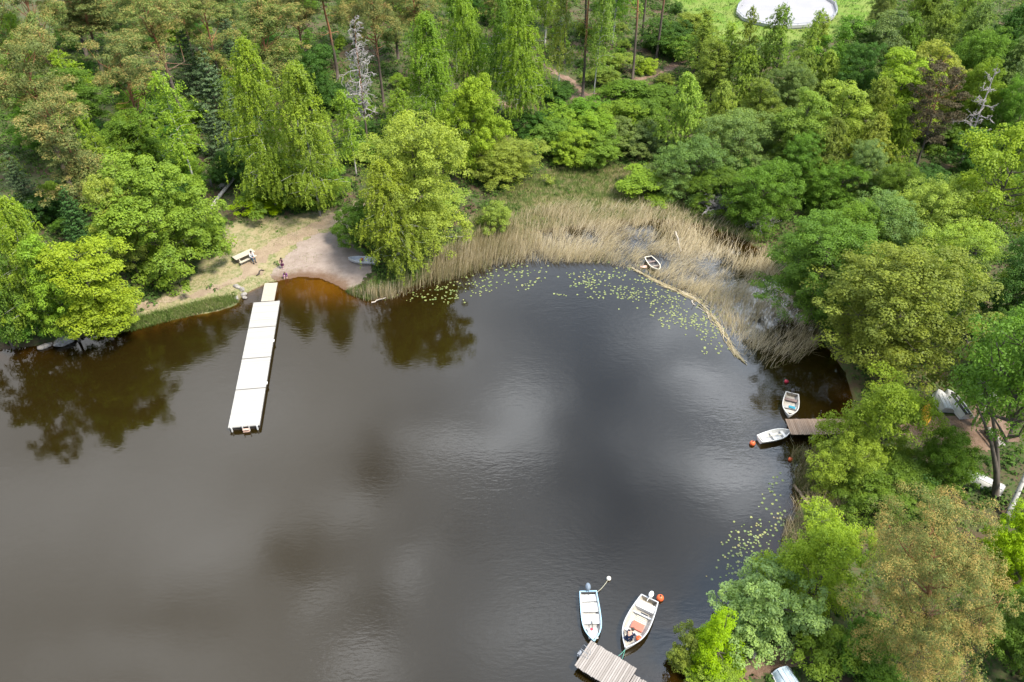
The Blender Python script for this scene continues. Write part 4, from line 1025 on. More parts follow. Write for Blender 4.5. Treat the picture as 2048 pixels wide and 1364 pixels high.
def undergrowth():
    X = r.uniform(-84, 105, 95000); Y = r.uniform(24, 190, 95000)
    d = polydist(WPOLY, X, Y); k = ~inside(WPOLY, X, Y) & (d > .6)
    for P in (BEACH, RINK): k &= ~inside(P, X, Y)
    k &= ~(inside(LAWN, X, Y) & (r.random(len(X)) < .93)) & ~(inside(MEADOW, X, Y) & (r.random(len(X)) < .9)) & ~(inside(GREEN, X, Y) & (r.random(len(X)) < .9))
    for px, w in PATHS: k &= polydist(np.array([at(*q)[:2] for q in px]), X, Y, False) > w * .5
    k &= r.random(len(X)) < np.clip(.75 + .75 * lump(X, Y, .55), .2, 1)
    X, Y = X[k], Y[k]; n = len(X); m = 11; idx = np.repeat(np.arange(n), m); s = r.uniform(.18, .55, n)
    dr = rdir(r, n * m); dr[:, 2] = np.abs(dr[:, 2]); Z = height(X, Y)
    P = np.column_stack([X, Y, Z])[idx] + dr * s[idx][:, None] * np.array([1.2, 1.2, 1.0]); N = unit(dr + [0, 0, .6] + r.normal(size=dr.shape) * .5)
    tint = np.clip(.42 + .25 * lump(X, Y, .8)[idx] + r.normal(size=n)[idx] * .16 + r.normal(size=n * m) * .12, 0, 1)
    V, F = leaves(r, P, N, .15, .6)
    me = quads_mesh('undergrowth', V, F, tint); tag(link('undergrowth', me, M['plant']), 'low green plants covering the forest floor', 'undergrowth', kind='stuff')
PATHS = [([(755, 395), (700, 425), (650, 443), (610, 462), (570, 482), (520, 510), (480, 535)], 3.2), ([(1060, 110), (1105, 140), (1135, 160), (1165, 183), (1180, 192), (1240, 168), (1310, 152), (1345, 135), (1378, 112), (1400, 90)], 2.4),
         ([(960, 200), (1010, 208), (1060, 222)], 2.6), ([(1140, 200), (1170, 190), (1195, 200), (1222, 212)], 3.2), ([(1400, 1420), (1480, 1345), (1560, 1325), (1640, 1290), (1700, 1262)], 1.7), ([(1840, 890), (1880, 872), (1930, 862), (1975, 850), (2030, 850)], 5.0)]
undergrowth()

# ------------------------------------------------------------------ lily pads
m, t, out = new_mat('lily_leaf'); oi = t.new('ShaderNodeObjectInfo'); b = t.new('ShaderNodeBsdfPrincipled')
t.l.new(t.ramp(oi.outputs['Random'], [(0, (.12, .17, .045)), (.6, (.19, .225, .065)), (.9, (.27, .275, .09)), (1, (.22, .16, .06))]), b.inputs['Base Color']); b.inputs['Roughness'].default_value = .35
t.l.new(b.outputs[0], out.inputs[0]); M['lily'] = m
def pad_mesh(k):
    V = [(0, 0, .012)]; nseg = 11
    for j in range(nseg): a = .25 + j * (6.283 - .5) / (nseg - 1); V.append((math.cos(a) * (1 + .08 * math.sin(3 * a + k)), .88 * math.sin(a), .014 + .02 * math.sin(2 * a + k)))
    me = bpy.data.meshes.new('lily_pad'); me.from_pydata(V, [], [(0, j, j + 1) for j in range(1, nseg)]); me.materials.append(M['lily']); me.update(); return me
PADS = [pad_mesh(k) for k in range(3)]
def ell(cx, cy, rx, ry, n, rot=0.0):
    n = int(n * 1.35)
    u = r.normal(size=(n, 2)) * .5; c_, s_ = math.cos(rot), math.sin(rot)
    return [(cx + rx * (a * c_ - b_ * s_), cy + ry * (a * s_ + b_ * c_)) for a, b_ in u]
bay = sum([ell(830, 592, 70, 12, 26), ell(905, 575, 60, 22, 48), ell(965, 565, 50, 20, 44), ell(895, 598, 40, 10, 18), ell(1040, 545, 60, 22, 40), ell(1055, 570, 20, 8, 14), ell(1175, 560, 50, 18, 50), ell(1228, 545, 60, 14, 34),
           ell(1178, 566, 14, 10, 22), ell(1240, 585, 60, 16, 52), ell(1300, 592, 60, 14, 56), ell(1340, 605, 50, 18, 42), ell(1360, 640, 55, 22, 56), ell(1400, 640, 40, 26, 44), ell(1420, 665, 30, 26, 30), ell(1345, 625, 24, 10, 16), ell(1290, 560, 26, 12, 22),
           ell(1118, 590, 14, 5, 6), ell(1190, 592, 60, 6, 5), ell(1445, 620, 60, 40, 22), ell(1425, 700, 30, 14, 10)], [])
nearp = sum([ell(1480, 1105, 42, 46, 62), ell(1500, 1075, 40, 26, 26), ell(1470, 1150, 50, 30, 22), ell(1545, 985, 22, 40, 22), ell(1560, 1030, 16, 30, 14), ell(1530, 1060, 40, 40, 14)], [])
grp = 0; taken = []
single = []; rest = []
for zone, pts in (('near', nearp), ('bay', bay)):
    for (px, py) in pts:
        q = atz(px, py); rad = r.uniform(.07, .145) if zone == 'bay' else r.uniform(.06, .12)
        if any((q[0] - a) ** 2 + (q[1] - b2) ** 2 < (.8 * (rad + c2)) ** 2 for a, b2, c2 in taken): continue
        if not inside(WPOLY, np.array([q[0]]), np.array([q[1]]))[0]: continue
        taken.append((q[0], q[1], rad)); (single if zone == 'near' or len([s for s in single if s[0] == 'bay']) < 170 and r.random() < .5 else rest).append((zone, q[0], q[1], rad))
for zone, x, y, rad in single:
    o = link('lily_pad', PADS[int(r.integers(3))]); o.location = (x, y, .003 + r.random() * .006); o.scale = (rad, rad, 1); o.rotation_euler = (0, 0, r.uniform(0, 6.28))
    if zone == 'near': tag(o, 'small round lily pad off the lower right shore', 'lily pad', 'lily pads off the lower right shore')
    else: tag(o, 'yellowish lily pad floating before the reed bed', 'lily pad', 'lily pads along the reed bed')
mb = MB()
for zone, x, y, rad in rest:
    a0 = r.uniform(0, 6.28); Q = PADS[0].vertices
    mb.add([(x + rad * (v.co.x * math.cos(a0) - v.co.y * math.sin(a0)), y + rad * (v.co.x * math.sin(a0) + v.co.y * math.cos(a0)), v.co.z + .004) for v in Q], [tuple(f.vertices) for f in PADS[0].polygons])
M['lily_far'] = mat_plain('lily_leaf_mass', (.20, .225, .07), .35, .35, 1.7)
tag(mb.build('lily_pads', M['lily_far']), 'further yellowish lily pads scattered before the reed bed', 'lily pads', kind='stuff')

# ------------------------------------------------------------------ docks
def mat_planks(name, a, b, axis_rot, width, gap=.06, rough=.8):
    """weathered boards running across the deck: object-space stripes with per-board tone"""
    m, t, out = new_mat(name); bs = t.new('ShaderNodeBsdfPrincipled'); t.l.new(bs.outputs[0], out.inputs[0]); bs.inputs['Roughness'].default_value = rough; bs.inputs['Specular IOR Level'].default_value = .2
    P = t.new('ShaderNodeTexCoord').outputs['Object']; s = t.new('ShaderNodeSeparateXYZ'); t.l.new(t.mapping(P, (1, 1, 1), (0, 0, axis_rot)), s.inputs[0])
    q = t.math('DIVIDE', s.outputs[0], width); cell = t.math('FLOOR', q); wn = t.new('ShaderNodeTexWhiteNoise', noise_dimensions='1D'); t.l.new(cell, wn.inputs['W'])
    n = t.noise(6, 5, t.mapping(P, (.5, .5, .5)), .7)
    f = t.math('ADD', t.math('MULTIPLY', wn.outputs[0], .6), t.math('MULTIPLY', n, .5)); c = t.mix(f, a, b)
    t.l.new(c, bs.inputs['Base Color'])
    return m
M['dock_ramp'] = mat_plain('ramp_deck', (.42, .375, .30), .7, .08, 5.0)
M['dark_wood'] = mat_plain('dark_wet_wood', (.045, .035, .028), .6, .3)
M['pale_wood'] = mat_plain('pale_new_wood', (.66, .56, .42), .7, .1, 6)
M['post_white'] = mat_plain('white_post', (.72, .71, .68), .5, .05)
M['ladder_red'] = mat_plain('pinkish_ladder_wood', (.50, .34, .27), .6, .12)

def corners(px): return [np.array(p) for p in px]
def quadslab(mb, C, th):
    V = [tuple(c) for c in C] + [(c[0], c[1], c[2] - th) for c in C]
    mb.add(V, [(0, 1, 2, 3), (7, 6, 5, 4), (0, 4, 5, 1), (1, 5, 6, 2), (2, 6, 7, 3), (3, 7, 4, 0)])
Z0 = .48
tl, tr_, bl, br = (atz(506.8, 605, Z0), atz(559.8, 601.6, Z0), atz(456.5, 854.2, Z0), atz(518.3, 851.0, Z0))
# make it a true rectangle
ax = (bl + br) / 2 - (tl + tr_) / 2; Ld = np.linalg.norm(ax); ax /= Ld; sx = np.array([-ax[1], ax[0], 0]); sx *= np.sign((tr_ - tl) @ sx); Wd = (((tr_ - tl) @ sx) + ((br - bl) @ sx)) / 2
o0 = (tl + tr_) / 2
dock = empty('floating_dock', (o0[0], o0[1], 0), 0, 'long white floating dock running out from the beach', 'dock')
def dk(u, s, z): return np.array([ax[0] * u + sx[0] * s, ax[1] * u + sx[1] * s, z])
M['dock_white'] = mat_planks('bleached_deck', (.30, .285, .26), (.44, .425, .395), -math.atan2(ax[1], ax[0]), .145, rough=.75)
cuts = []
for yl in (605, 656.3, 718, 780, 854.2):
    xl = 506.8 + (456.5 - 506.8) * (yl - 605) / 249.2; q = atz(xl, yl, Z0); cuts.append(float((q - o0) @ ax / Ld))
cuts[0] = 0; cuts[-1] = 1
for i in range(4):
    mb = MB(); a, b = cuts[i] * Ld + (.05 if i else 0), cuts[i + 1] * Ld - (.05 if i < 3 else 0)
    quadslab(mb, [dk(a, -Wd / 2, Z0), dk(b, -Wd / 2, Z0), dk(b, Wd / 2, Z0), dk(a, Wd / 2, Z0)], .10)
    seg = mb.build('deck_section', M['dock_white'], dock)
    fm = MB(); quadslab(fm, [dk(a + .1, -Wd / 2 + .06, Z0 - .102), dk(b - .1, -Wd / 2 + .06, Z0 - .102), dk(b - .1, Wd / 2 - .06, Z0 - .102), dk(a + .1, Wd / 2 - .06, Z0 - .102)], .62)
    fm.build('float', M['dark_wood'], dock)
    if i < 3:
        jm = MB(); quadslab(jm, [dk(b + .001, -Wd / 2 + .02, Z0 - .05), dk(b + .099, -Wd / 2 + .02, Z0 - .05), dk(b + .099, Wd / 2 - .02, Z0 - .05), dk(b + .001, Wd / 2 - .02, Z0 - .05)], .05)
        jm.build('joint', M['dark_wood'], dock)
for s in (-Wd / 2 + .28, Wd / 2 - .22):
    mb = MB(); mb.bar(dk(Ld + .06, s, -.5), dk(Ld + .06, s, Z0 + .02), .10); mb.build('post', M['post_white'], dock)
lad = MB()
for s in (-.1, .45): lad.bar(dk(Ld + .10, s, -.6), dk(Ld + .12, s, Z0 + .3), .06)
ld = lad.build('ladder', M['post_white'], dock); st = MB()
for z in (.3, .08, -.2): st.bar(dk(Ld + .22, -.1, z), dk(Ld + .22, .45, z), .22, .05)
st.build('step', M['ladder_red'], ld)
for u, s in ((.70, Wd / 2 - .02), (.62 * 0 + .36, Wd / 2 - .02)):
    mb = MB(); mb.box(dk(u * Ld, s + .05, Z0 - .04), (.12, .3, .09), math.atan2(ax[1], ax[0]) - math.pi / 2); mb.build('cleat', M['post_white'], dock)
ra, rb = (atz(529.3, 566.6, .62) + atz(555, 564.9, .62)) / 2, (atz(521.5, 603, Z0) + atz(549, 601.5, Z0)) / 2
rd = rb - ra; rl_ = np.linalg.norm(rd[:2]); rd2 = rd / rl_; rs = np.array([-rd2[1], rd2[0], 0]); rw = np.linalg.norm(atz(555, 564.9, .62) - atz(529.3, 566.6, .62))
ramp = empty('gangway', (ra[0], ra[1], 0), 0, 'short pale boarded gangway between the shore and the floating dock', 'gangway')
mb = MB(); lp = lambda u, s, z: (rd2[0] * u + rs[0] * s, rd2[1] * u + rs[1] * s, z)
nb = 14
for k in range(nb):
    a, b = rl_ * k / nb + .008, rl_ * (k + 1) / nb - .008; za = .62 + (Z0 + .03 - .62) * k / nb; zb = .62 + (Z0 + .03 - .62) * (k + 1) / nb
    quadslab(mb, [np.array(lp(a, -rw / 2, za)), np.array(lp(b, -rw / 2, zb)), np.array(lp(b, rw / 2, zb)), np.array(lp(a, rw / 2, za))], .05)
mb.build('deck', M['dock_ramp'], ramp)
for s in (-rw / 2 + .1, rw / 2 - .1):
    mb = MB(); mb.bar(lp(-.1, s, .47), lp(rl_ + .1, s, .37), .09, .16); mb.build('beam', M['dark_wood'], ramp)

def plank_deck(mb, o, u, v, L, W, z, board, gap, r, jag=.02):
    """boards along v (across), laid one after another along u"""
    n = int(L / board)
    for k in range(n):
        a = L * k / n + gap / 2; b = L * (k + 1) / n - gap / 2; j0, j1 = r.normal() * jag, r.normal() * jag; zz = z + r.normal() * .006
        P = [o + u * a + v * (j0), o + u * b + v * (j0), o + u * b + v * (W + j1), o + u * a + v * (W + j1)]
        quadslab(mb, [np.array([p[0], p[1], zz]) for p in P], .05)
rj = np.random.default_rng(5)
# lower jetty
ZJ = .62
A0, A1, A2 = atz(1181.6, 1280.7, ZJ), atz(1149, 1331.4, ZJ), atz(1274, 1337, ZJ)
u = A2 - A0; LJ = np.linalg.norm(u); u /= LJ; v = np.array([-u[1], u[0], 0]); v *= np.sign((A1 - A0) @ v); WJ = (A1 - A0) @ v
jet = empty('wooden_jetty', (A0[0], A0[1], 0), 0, 'grey weathered plank jetty at the bottom of the photo with two boats moored', 'jetty')
M['plank_grey'] = mat_planks('grey_planks', (.20, .175, .155), (.37, .335, .31), -math.atan2(u[1], u[0]), .15)
mb = MB(); plank_deck(mb, np.zeros(3), u, v, LJ, WJ, ZJ, .15, .022, rj); mb.build('deck', M['plank_grey'], jet)
mb = MB(); plank_deck(mb, u * (LJ + .02) + v * .42, u, v, 9.0, WJ - .42, ZJ - .07, .15, .03, rj, .03); mb.build('walkway', M['plank_grey'], jet)
for s in (.25, WJ - .25):
    mb = MB(); mb.bar(u * .02 + v * s + np.array([0, 0, ZJ - .15]), u * LJ + v * s + np.array([0, 0, ZJ - .15]), .14, .16); mb.build('beam', M['dark_wood'], jet)
for s in (.62, WJ - .25):
    mb = MB(); mb.bar(u * (LJ + .05) + v * s + np.array([0, 0, ZJ - .22]), u * (LJ + 9) + v * s + np.array([0, 0, ZJ - .22]), .14, .16); mb.build('beam', M['dark_wood'], jet)
for a in (.3, LJ * .5, LJ - .3, LJ + 3, LJ + 6):
    for s in (.3 if a < LJ else .7, WJ - .3):
        mb = MB(); q = u * a + v * s; mb.tube([(q[0], q[1], -2.3), (q[0], q[1], ZJ - .16)], .08, 8); mb.build('post', M['dark_wood'], jet)
lad = MB()
for s in (.42, .58):
    q = v * WJ * s - u * .05
    lad.tube([q + u * .55 + np.array([0, 0, ZJ + .02]), q + u * .5 + np.array([0, 0, ZJ + .55]), q + np.array([0, 0, ZJ + .7]), q - u * .12 + np.array([0, 0, ZJ + .4]), q - u * .14 + np.array([0, 0, -1.0])], .02, 6)
lo = lad.build('ladder', M['grey_metal'], jet)
st = MB()
for z in (.42, .16, -.15): st.bar(v * WJ * .42 - u * .2 + np.array([0, 0, z]), v * WJ * .58 - u * .2 + np.array([0, 0, z]), .2, .04)
st.build('step', M['grey_metal'], lo)
# right jetty
B0, B1, B2 = atz(1570.5, 838, ZJ), atz(1583, 869, ZJ), atz(1690, 837, ZJ)
u2 = B2 - B0; L2 = np.linalg.norm(u2) + 1.5; u2 /= np.linalg.norm(u2); v2 = np.array([-u2[1], u2[0], 0]); v2 *= np.sign((B1 - B0) @ v2); W2 = (B1 - B0) @ v2
M['plank_brown'] = mat_planks('brown_planks', (.20, .14, .10), (.33, .25, .195), -math.atan2(u2[1], u2[0]), .15)
jet2 = empty('wooden_jetty', (B0[0], B0[1], 0), 0, 'brown plank jetty running under the light willow on the right shore', 'jetty')
mb = MB(); plank_deck(mb, np.zeros(3), u2, v2, L2, W2, ZJ, .15, .018, rj, .012); mb.build('deck', M['plank_brown'], jet2)
for s in (.2, W2 - .2):
    mb = MB(); mb.bar(v2 * s + np.array([0, 0, ZJ - .16]), u2 * L2 + v2 * s + np.array([0, 0, ZJ - .16]), .14, .18); mb.build('beam', M['dark_wood'], jet2)
for a in (.3, L2 * .5):
    for s in (.25, W2 - .25):
        mb = MB(); q = u2 * a + v2 * s; mb.tube([(q[0], q[1], -2.2), (q[0], q[1], ZJ - .17)], .08, 8); mb.build('post', M['dark_wood'], jet2)
mb = MB(); q = u2 * 2.9 - v2 * .12; mb.tube([(q[0], q[1], -1.5), (q[0] + .05, q[1], 1.5)], .05, 7); mb.build('mooring_pole', M['dark_wood'], jet2)

# ------------------------------------------------------------------ boats
M['gel_white'] = mat_plain('white_hull', (.58, .575, .555), .35, .04, 3)
M['gel_cream'] = mat_plain('cream_hull', (.66, .60, .49), .45, .08, 4)
M['boat_inside'] = mat_plain('pale_boat_interior', (.40, .39, .375), .5, .08, 5)  # greyed to paint in the shade between the skiff's white thwarts
M['worn_inside'] = mat_plain('worn_boat_interior', (.42, .39, .345), .6, .2, 4)
M['dark_inside'] = mat_plain('dark_boat_floor', (.10, .095, .10), .7, .3, 4)
M['blue_trim'] = mat_plain('light_blue_trim', (.33, .52, .66), .4, .06)
M['grey_trim'] = mat_plain('grey_trim', (.45, .46, .48), .4, .08)
M['motor_grey'] = mat_plain('grey_motor_cover', (.16, .20, .25), .5, .15)
M['motor_white'] = mat_plain('white_motor', (.75, .75, .75), .3, .04)
M['motor_black'] = mat_plain('black_motor', (.03, .03, .035), .4, .2)
M['brown_seat'] = mat_plain('brown_thwart', (.21, .15, .135), .7, .2)
M['red_box'] = mat_plain('faded_red_box', (.55, .14, .09), .6, .1)
M['orange'] = mat_plain('orange_float', (.75, .14, .045), .45, .1)
M['crimson'] = mat_plain('crimson_float', (.55, .03, .06), .45, .1)
M['float_white'] = mat_plain('white_float', (.78, .75, .66), .4, .05)
M['teal'] = mat_plain('teal_cloth', (.03, .25, .36), .7, .15)
M['rope'] = mat_plain('pale_rope', (.42, .40, .30), .8, .1)
M['rope_green'] = mat_plain('green_rope', (.12, .36, .28), .8, .1)
M['yellow'] = mat_plain('yellow_canoe_hull', (.75, .42, .02), .4, .06)
M['weathered'] = earth('weathered_black_hull', (.035, .033, .035), (.10, .095, .09), 3)
M['aluminium'] = mat_plain('dull_aluminium', (.60, .60, .60), .5, .1, 4)
M['slat'] = mat_plain('cream_slat', (.58, .54, .44), .7, .1)

def hull_half(t, B, ws, sharp):
    return B / 2 * (ws + (1 - ws) * math.sin(min(1, t / .5) * math.pi / 2)) if t < .5 else B / 2 * (1 - ((t - .5) / .5) ** sharp)
def boat_shell(L, B, D, ws=.8, sharp=2.4, ns=20, nc=11, inset=0.0, floor=None, flat=.55):
    V = []; F = []
    for i in range(ns + 1):
        t = i / ns; b = max(.012, hull_half(t, B, ws, sharp) - inset); keel = .0 + max(0, t - .72) ** 2 * D * 6.0; sheer = D * (1 + .22 * max(0, t - .4) ** 2 * 2)
        y = -L / 2 + t * L - (inset if i == ns else 0) + (inset if i == 0 else 0)
        for k in range(nc):
            q = -1 + 2 * k / (nc - 1); s = math.copysign(abs(q) ** .75, q); x = b * s * (1 if abs(q) > .99 else 1)
            zz = keel + (sheer - keel) * abs(q) ** (2.6 if flat > .5 else 1.9)
            if floor is not None: zz = max(zz, floor)
            V.append((x, y, zz))
    for i in range(ns):
        for k in range(nc - 1): a = i * nc + k; F.append((a, a + 1, a + nc + 1, a + nc))
    F.append(tuple(range(nc)) if floor is None else tuple(range(nc)))
    return V, F
def place_boat(name, bow, stern, z, label, cat='boat', group=None, up=True):
    p = atz(*bow, z + .4); q = atz(*stern, z + .4); c = (p + q) / 2; d = p - q; L = float(np.linalg.norm(d[:2]))
    return empty(name, (c[0], c[1], z), math.atan2(d[1], d[0]) - math.pi / 2, label, cat, group), L
def open_boat(root, L, B, D, ws, sharp, hm, rim, inner, thw, thm, floor=.16, rimw=.07, transom_cut=False):
    mb = MB(); V, F = boat_shell(L, B, D, ws, sharp); mb.add(V, F, True); mb.build('hull', hm, root)
    mb = MB(); V, F = boat_shell(L, B, D - .015, ws, sharp, inset=.05, floor=floor); mb.add(V, [f[::-1] for f in F], True); mb.build('inner_shell', inner, root)
    mb = MB(); ns = 26
    for sgn in (-1, 1):
        pts = []
        for i in range(ns + 1):
            t = i / ns; pts.append((sgn * max(.012, hull_half(t, B, ws, sharp) - .02), -L / 2 + t * L, D * (1 + .22 * max(0, t - .4) ** 2 * 2) + .012))
        for i in range(ns): mb.bar(pts[i], pts[i + 1], rimw, .05)
    mb.bar((-B / 2 * ws, -L / 2 + .02, D + .01), (B / 2 * ws, -L / 2 + .02, D + .01), rimw, .05)
    mb.build('gunwale', rim, root)
    for (t0, t1, z) in thw:
        b = min(hull_half(t0, B, ws, sharp), hull_half(t1, B, ws, sharp)) - .07; mb = MB()
        mb.box((0, -L / 2 + (t0 + t1) / 2 * L, z), (2 * b, (t1 - t0) * L, .05)); mb.build('thwart', thm, root)
def outboard(root, y, z, cowl, leg, tilt=.0, s=1.0):
    mb = MB(); mb.sphere((0, y - .18 * s, z + .22 * s), .2 * s, 12, 8, (.8, 1.15, .85)); o = mb.build('outboard_motor', cowl, root)
    m2 = MB(); m2.bar((0, y - .14 * s, z + .1), (0, y - .26 * s, z - .75), .11 * s, .14 * s); m2.bar((0, y - .32 * s, z - .72), (0, y - .15 * s, z - .72), .12 * s, .1 * s); m2.build('shaft', leg, o)
    m3 = MB(); m3.tube([(0, y, z + .18 * s), (.04, y + .25, z + .24 * s), (.05, y + .45, z + .22 * s)], .022, 6); m3.build('tiller', leg, o)

# blue trimmed skiff
b, L = place_boat('skiff', (1188, 1285), (1176, 1184), -.12, 'blue trimmed white skiff with grey motor, left of the two boats at the bottom jetty')
open_boat(b, L, L * .355, .52, .88, 2.9, M['blue_trim'], M['blue_trim'], M['boat_inside'], [(.05, .19, .36), (.22, .40, .36), (.45, .64, .36)], M['gel_white'], .17)
mb = MB(); mb.box((0, -L / 2 + .83 * L, .40), (L * .17, .20 * L, .04)); mb.build('bow_deck', M['gel_white'], b)
outboard(b, -L / 2 + .03, .5, M['motor_grey'], M['motor_black'], s=1.25)
tag(b, None, None)
mb = MB(); p0 = np.array([-.02, L / 2 - 1.5, .5]); mb.tube([p0, p0 + [0.02, .5, .02]], [.045, .02], 6); o = mb.build('oar_handle', M['dark_wood'], b)
o = MB(); pw = b.matrix_basis
def local_pt(e, p): return Matrix.Translation(e.location) @ Matrix.Rotation(e.rotation_euler[2], 4, 'Z') @ Vector(p)
q = local_pt(b, (.05, L / 2 - .95, .44)); o.sphere((0, 0, 0), .11, 10, 6, (1, 1, .6)); ob = o.build('boat_fender', M['crimson']); ob.location = q; tag(ob, 'small pinkish red float in the bow of the blue trimmed skiff', 'float')
# larger motorboat with the man
b2, L = place_boat('motorboat', (1250, 1300), (1299, 1200), -.12, 'white motorboat with slatted floor and red box, moored at the bottom jetty')
BW = L * .40
open_boat(b2, L, BW, .62, .74, 2.3, M['gel_white'], M['grey_trim'], M['worn_inside'], [(.30, .325, .40), (.66, .69, .44)], M['grey_trim'], .2, .08)
mb = MB(); mb.box((0, -L / 2 + .16 * L, .42), (BW * .76, .13 * L, .30)); mb.build('stern_bench', M['gel_white'], b2)
mb = MB()
for k in range(6): mb.box((-.02, -L / 2 + (.275 + .03 * k) * L, .235), (BW * .42, .018 * L, .03))
mb.build('floor_grating', M['slat'], b2)
mb = MB(); mb.box((-.1, -L / 2 + .268 * L, .25), (BW * .30, .025 * L, .1)); mb.build('battery_box', M['motor_black'], b2)
outboard(b2, -L / 2 + .02, .6, M['motor_white'], M['motor_white'], s=1.15)
def put(parent, pt, name, mbx, mat, label, cat):
    o = mbx.build(name, mat); o.location = local_pt(parent, pt); o.rotation_euler = (0, 0, parent.rotation_euler[2]); return tag(o, label, cat)
mb = MB(); mb.box((0, 0, .07), (.78, .55, .14)); mb.box((0, .0, .155), (.82, .59, .03)); put(b2, (-.05, -L / 2 + .52 * L, .2), 'storage_box', mb, M['red_box'], 'faded red box on the floor of the white motorboat', 'box')
mb = MB(); mb.sphere((0, 0, .2), .2, 12, 8, (1, 1.1, .95)); mb.tube([(0, 0, .37), (0, 0, .46)], [.07, .05], 8); put(b2, (-BW * .27, -L / 2 + .715 * L, .2), 'fender', mb, M['orange'], 'orange float lying inside the white motorboat near the man', 'float')
# motorboat at the right jetty
b3, L = place_boat('motorboat', (1578, 834), (1584, 788), -.1, 'small white motorboat with dark outboard at the brown jetty, below the crimson buoy')
open_boat(b3, L, L * .46, .52, .78, 2.3, M['gel_white'], M['gel_white'], M['worn_inside'], [(.20, .30, .36)], M['brown_seat'], .16)
mb = MB(); mb.box((0, -L / 2 + .58 * L, .36), (L * .36, .11 * L, .04)); mb.build('thwart', M['boat_inside'], b3)
mb = MB(); mb.box((0, -L / 2 + .755 * L, .37), (L * .28, .13 * L, .04)); mb.build('bow_deck', M['worn_inside'], b3)
outboard(b3, -L / 2 + .02, .5, M['motor_black'], M['motor_black'])
mb = MB(); mb.box((0, 0, .03), (.55, .3, .06)); mb.box((.1, .05, .075), (.3, .18, .04)); put(b3, (-.15, -L / 2 + .575 * L, .385), 'cloth', mb, M['teal'], 'teal cloth bundle on the thwart of the small white motorboat', 'cloth')
# white rowing boat
b4, L = place_boat('rowboat', (1581, 863), (1519, 879), -.08, 'plain white rowing boat at the end of the brown jetty, beside an orange buoy')
open_boat(b4, L, L * .385, .48, .74, 2.4, M['gel_white'], M['gel_white'], M['gel_white'], [(.08, .2, .33), (.72, .8, .36)], M['gel_white'], .15)
mb = MB(); mb.box((0, -L / 2 + .45 * L, .33), (L * .33, .08 * L, .045)); mb.build('thwart', M['gel_white'], b4)
mb = MB(); mb.tube([(-.05, -.5, 0), (.08, .45, .03)], .025, 6); mb.box((.1, .6, .03), (.13, .3, .02), -.14); put(b4, (-.05, -L / 2 + .45 * L, .40), 'oar', mb, M['slat'], 'short wooden oar lying in the plain white rowing boat', 'oar')
# boat in the reeds
b5, L = place_boat('rowboat', (1318, 541), (1296, 514), -.05, 'cream rowing boat with dark floor lying among the reeds')
open_boat(b5, L, L * .43, .46, .70, 2.6, M['gel_cream'], M['gel_cream'], M['dark_inside'], [(.28, .36, .34), (.62, .69, .34)], M['brown_seat'], .12, .09)
mb = MB(); mb.tube([(-.5, 0, 0), (.5, .1, .05)], .03, 6); put(b5, (.1, L * .14, .4), 'oar', mb, M['slat'], 'pale oar in the cream rowing boat among the reeds', 'oar')
mb = MB(); mb.sphere((0, 0, .06), .3, 10, 6, (1.4, .7, .35)); mb.box((.2, .1, .1), (.35, .2, .05), .3); q = atz(1287, 535); o = mb.build('plastic_tub', mat_plain('pinkish_plastic', (.62, .40, .33), .5, .3, 6)); o.location = (q[0], q[1], .02); tag(o, 'pinkish plastic scrap floating beside the cream rowing boat', 'tub')
# beached boat
p = at(698, 524); q2 = at(752, 527); d = q2 - p; L = float(np.linalg.norm(d[:2])); c = (p + q2) / 2
b6 = empty('rowboat', (c[0], c[1], hz(c[0], c[1]) + .02), math.atan2(-d[1], -d[0]) - math.pi / 2, 'grey aluminium rowing boat pulled up on the beach under the weeping birch', 'boat')
open_boat(b6, L, L * .36, .46, .8, 2.3, M['aluminium'], M['aluminium'], M['aluminium'], [(.2, .28, .3), (.52, .6, .3)], M['boat_inside'], .12)
mb = MB(); mb.box((0, 0, .06), (.3, .25, .12)); mb.box((0, 0, .15), (.2, .15, .06)); put(b6, (.1, L * .02, .33), 'fuel_can', mb, M['red_box'], 'red can on the seat of the beached boat', 'can')

# upturned boats on the right shore
def upturned(bow, stern, wid, label, mat, rim, D=.5, ws=.85, sharp=2.4, name='upturned_boat', group='upturned boats on the right shore', bottom=None):
    p = at(*bow, .3); q = at(*stern, .3); d = p - q; L = float(np.linalg.norm(d[:2])); c = (p + q) / 2
    root = empty(name, (c[0], c[1], hz(c[0], c[1])), math.atan2(d[1], d[0]) - math.pi / 2, label, 'boat', group)
    mb = MB(); V, F = boat_shell(L, wid, D, ws, sharp); mb.add([(x, y, D + .06 - z) for x, y, z in V], [f[::-1] for f in F], True)
    mb.build('hull', mat, root)
    mb = MB(); ns = 22
    for sgn in (-1, 1):
        pts = [(sgn * max(.012, hull_half(i / ns, wid, ws, sharp) + .01), -L / 2 + i / ns * L, .06 - D * .22 * max(0, i / ns - .4) ** 2 * 2 + .03) for i in range(ns + 1)]
        for i in range(ns): mb.bar(pts[i], pts[i + 1], .06, .09)
    mb.build('gunwale', rim, root)
    mb = MB(); mb.bar((0, -L / 2 + .1, D + .075), (0, L * .2, D + .075), .06, .05)
    for s in (-.22, .22): mb.bar((s * wid, -L / 2 + .08, D + .045), (s * wid, L * .15, D + .04), .04, .05)
    mb.build('keel', mat, root)
    if bottom is not None:
        mb = MB(); V, F = boat_shell(L * .93, wid * .80, D, ws, sharp); mb.add([(x, y - .08, D + .10 - z) for x, y, z in V], [f[::-1] for f in F], True); mb.build('bottom', bottom, root)
    return root
upturned((1876, 778), (1896, 822), 1.45, 'white upturned boat, nearest the yellow canoe', M['gel_white'], M['gel_white'])
upturned((1894, 778), (1936, 834), 1.5, 'white sided upturned boat with weathered black bottom', M['gel_white'], M['gel_white'], bottom=M['weathered'])
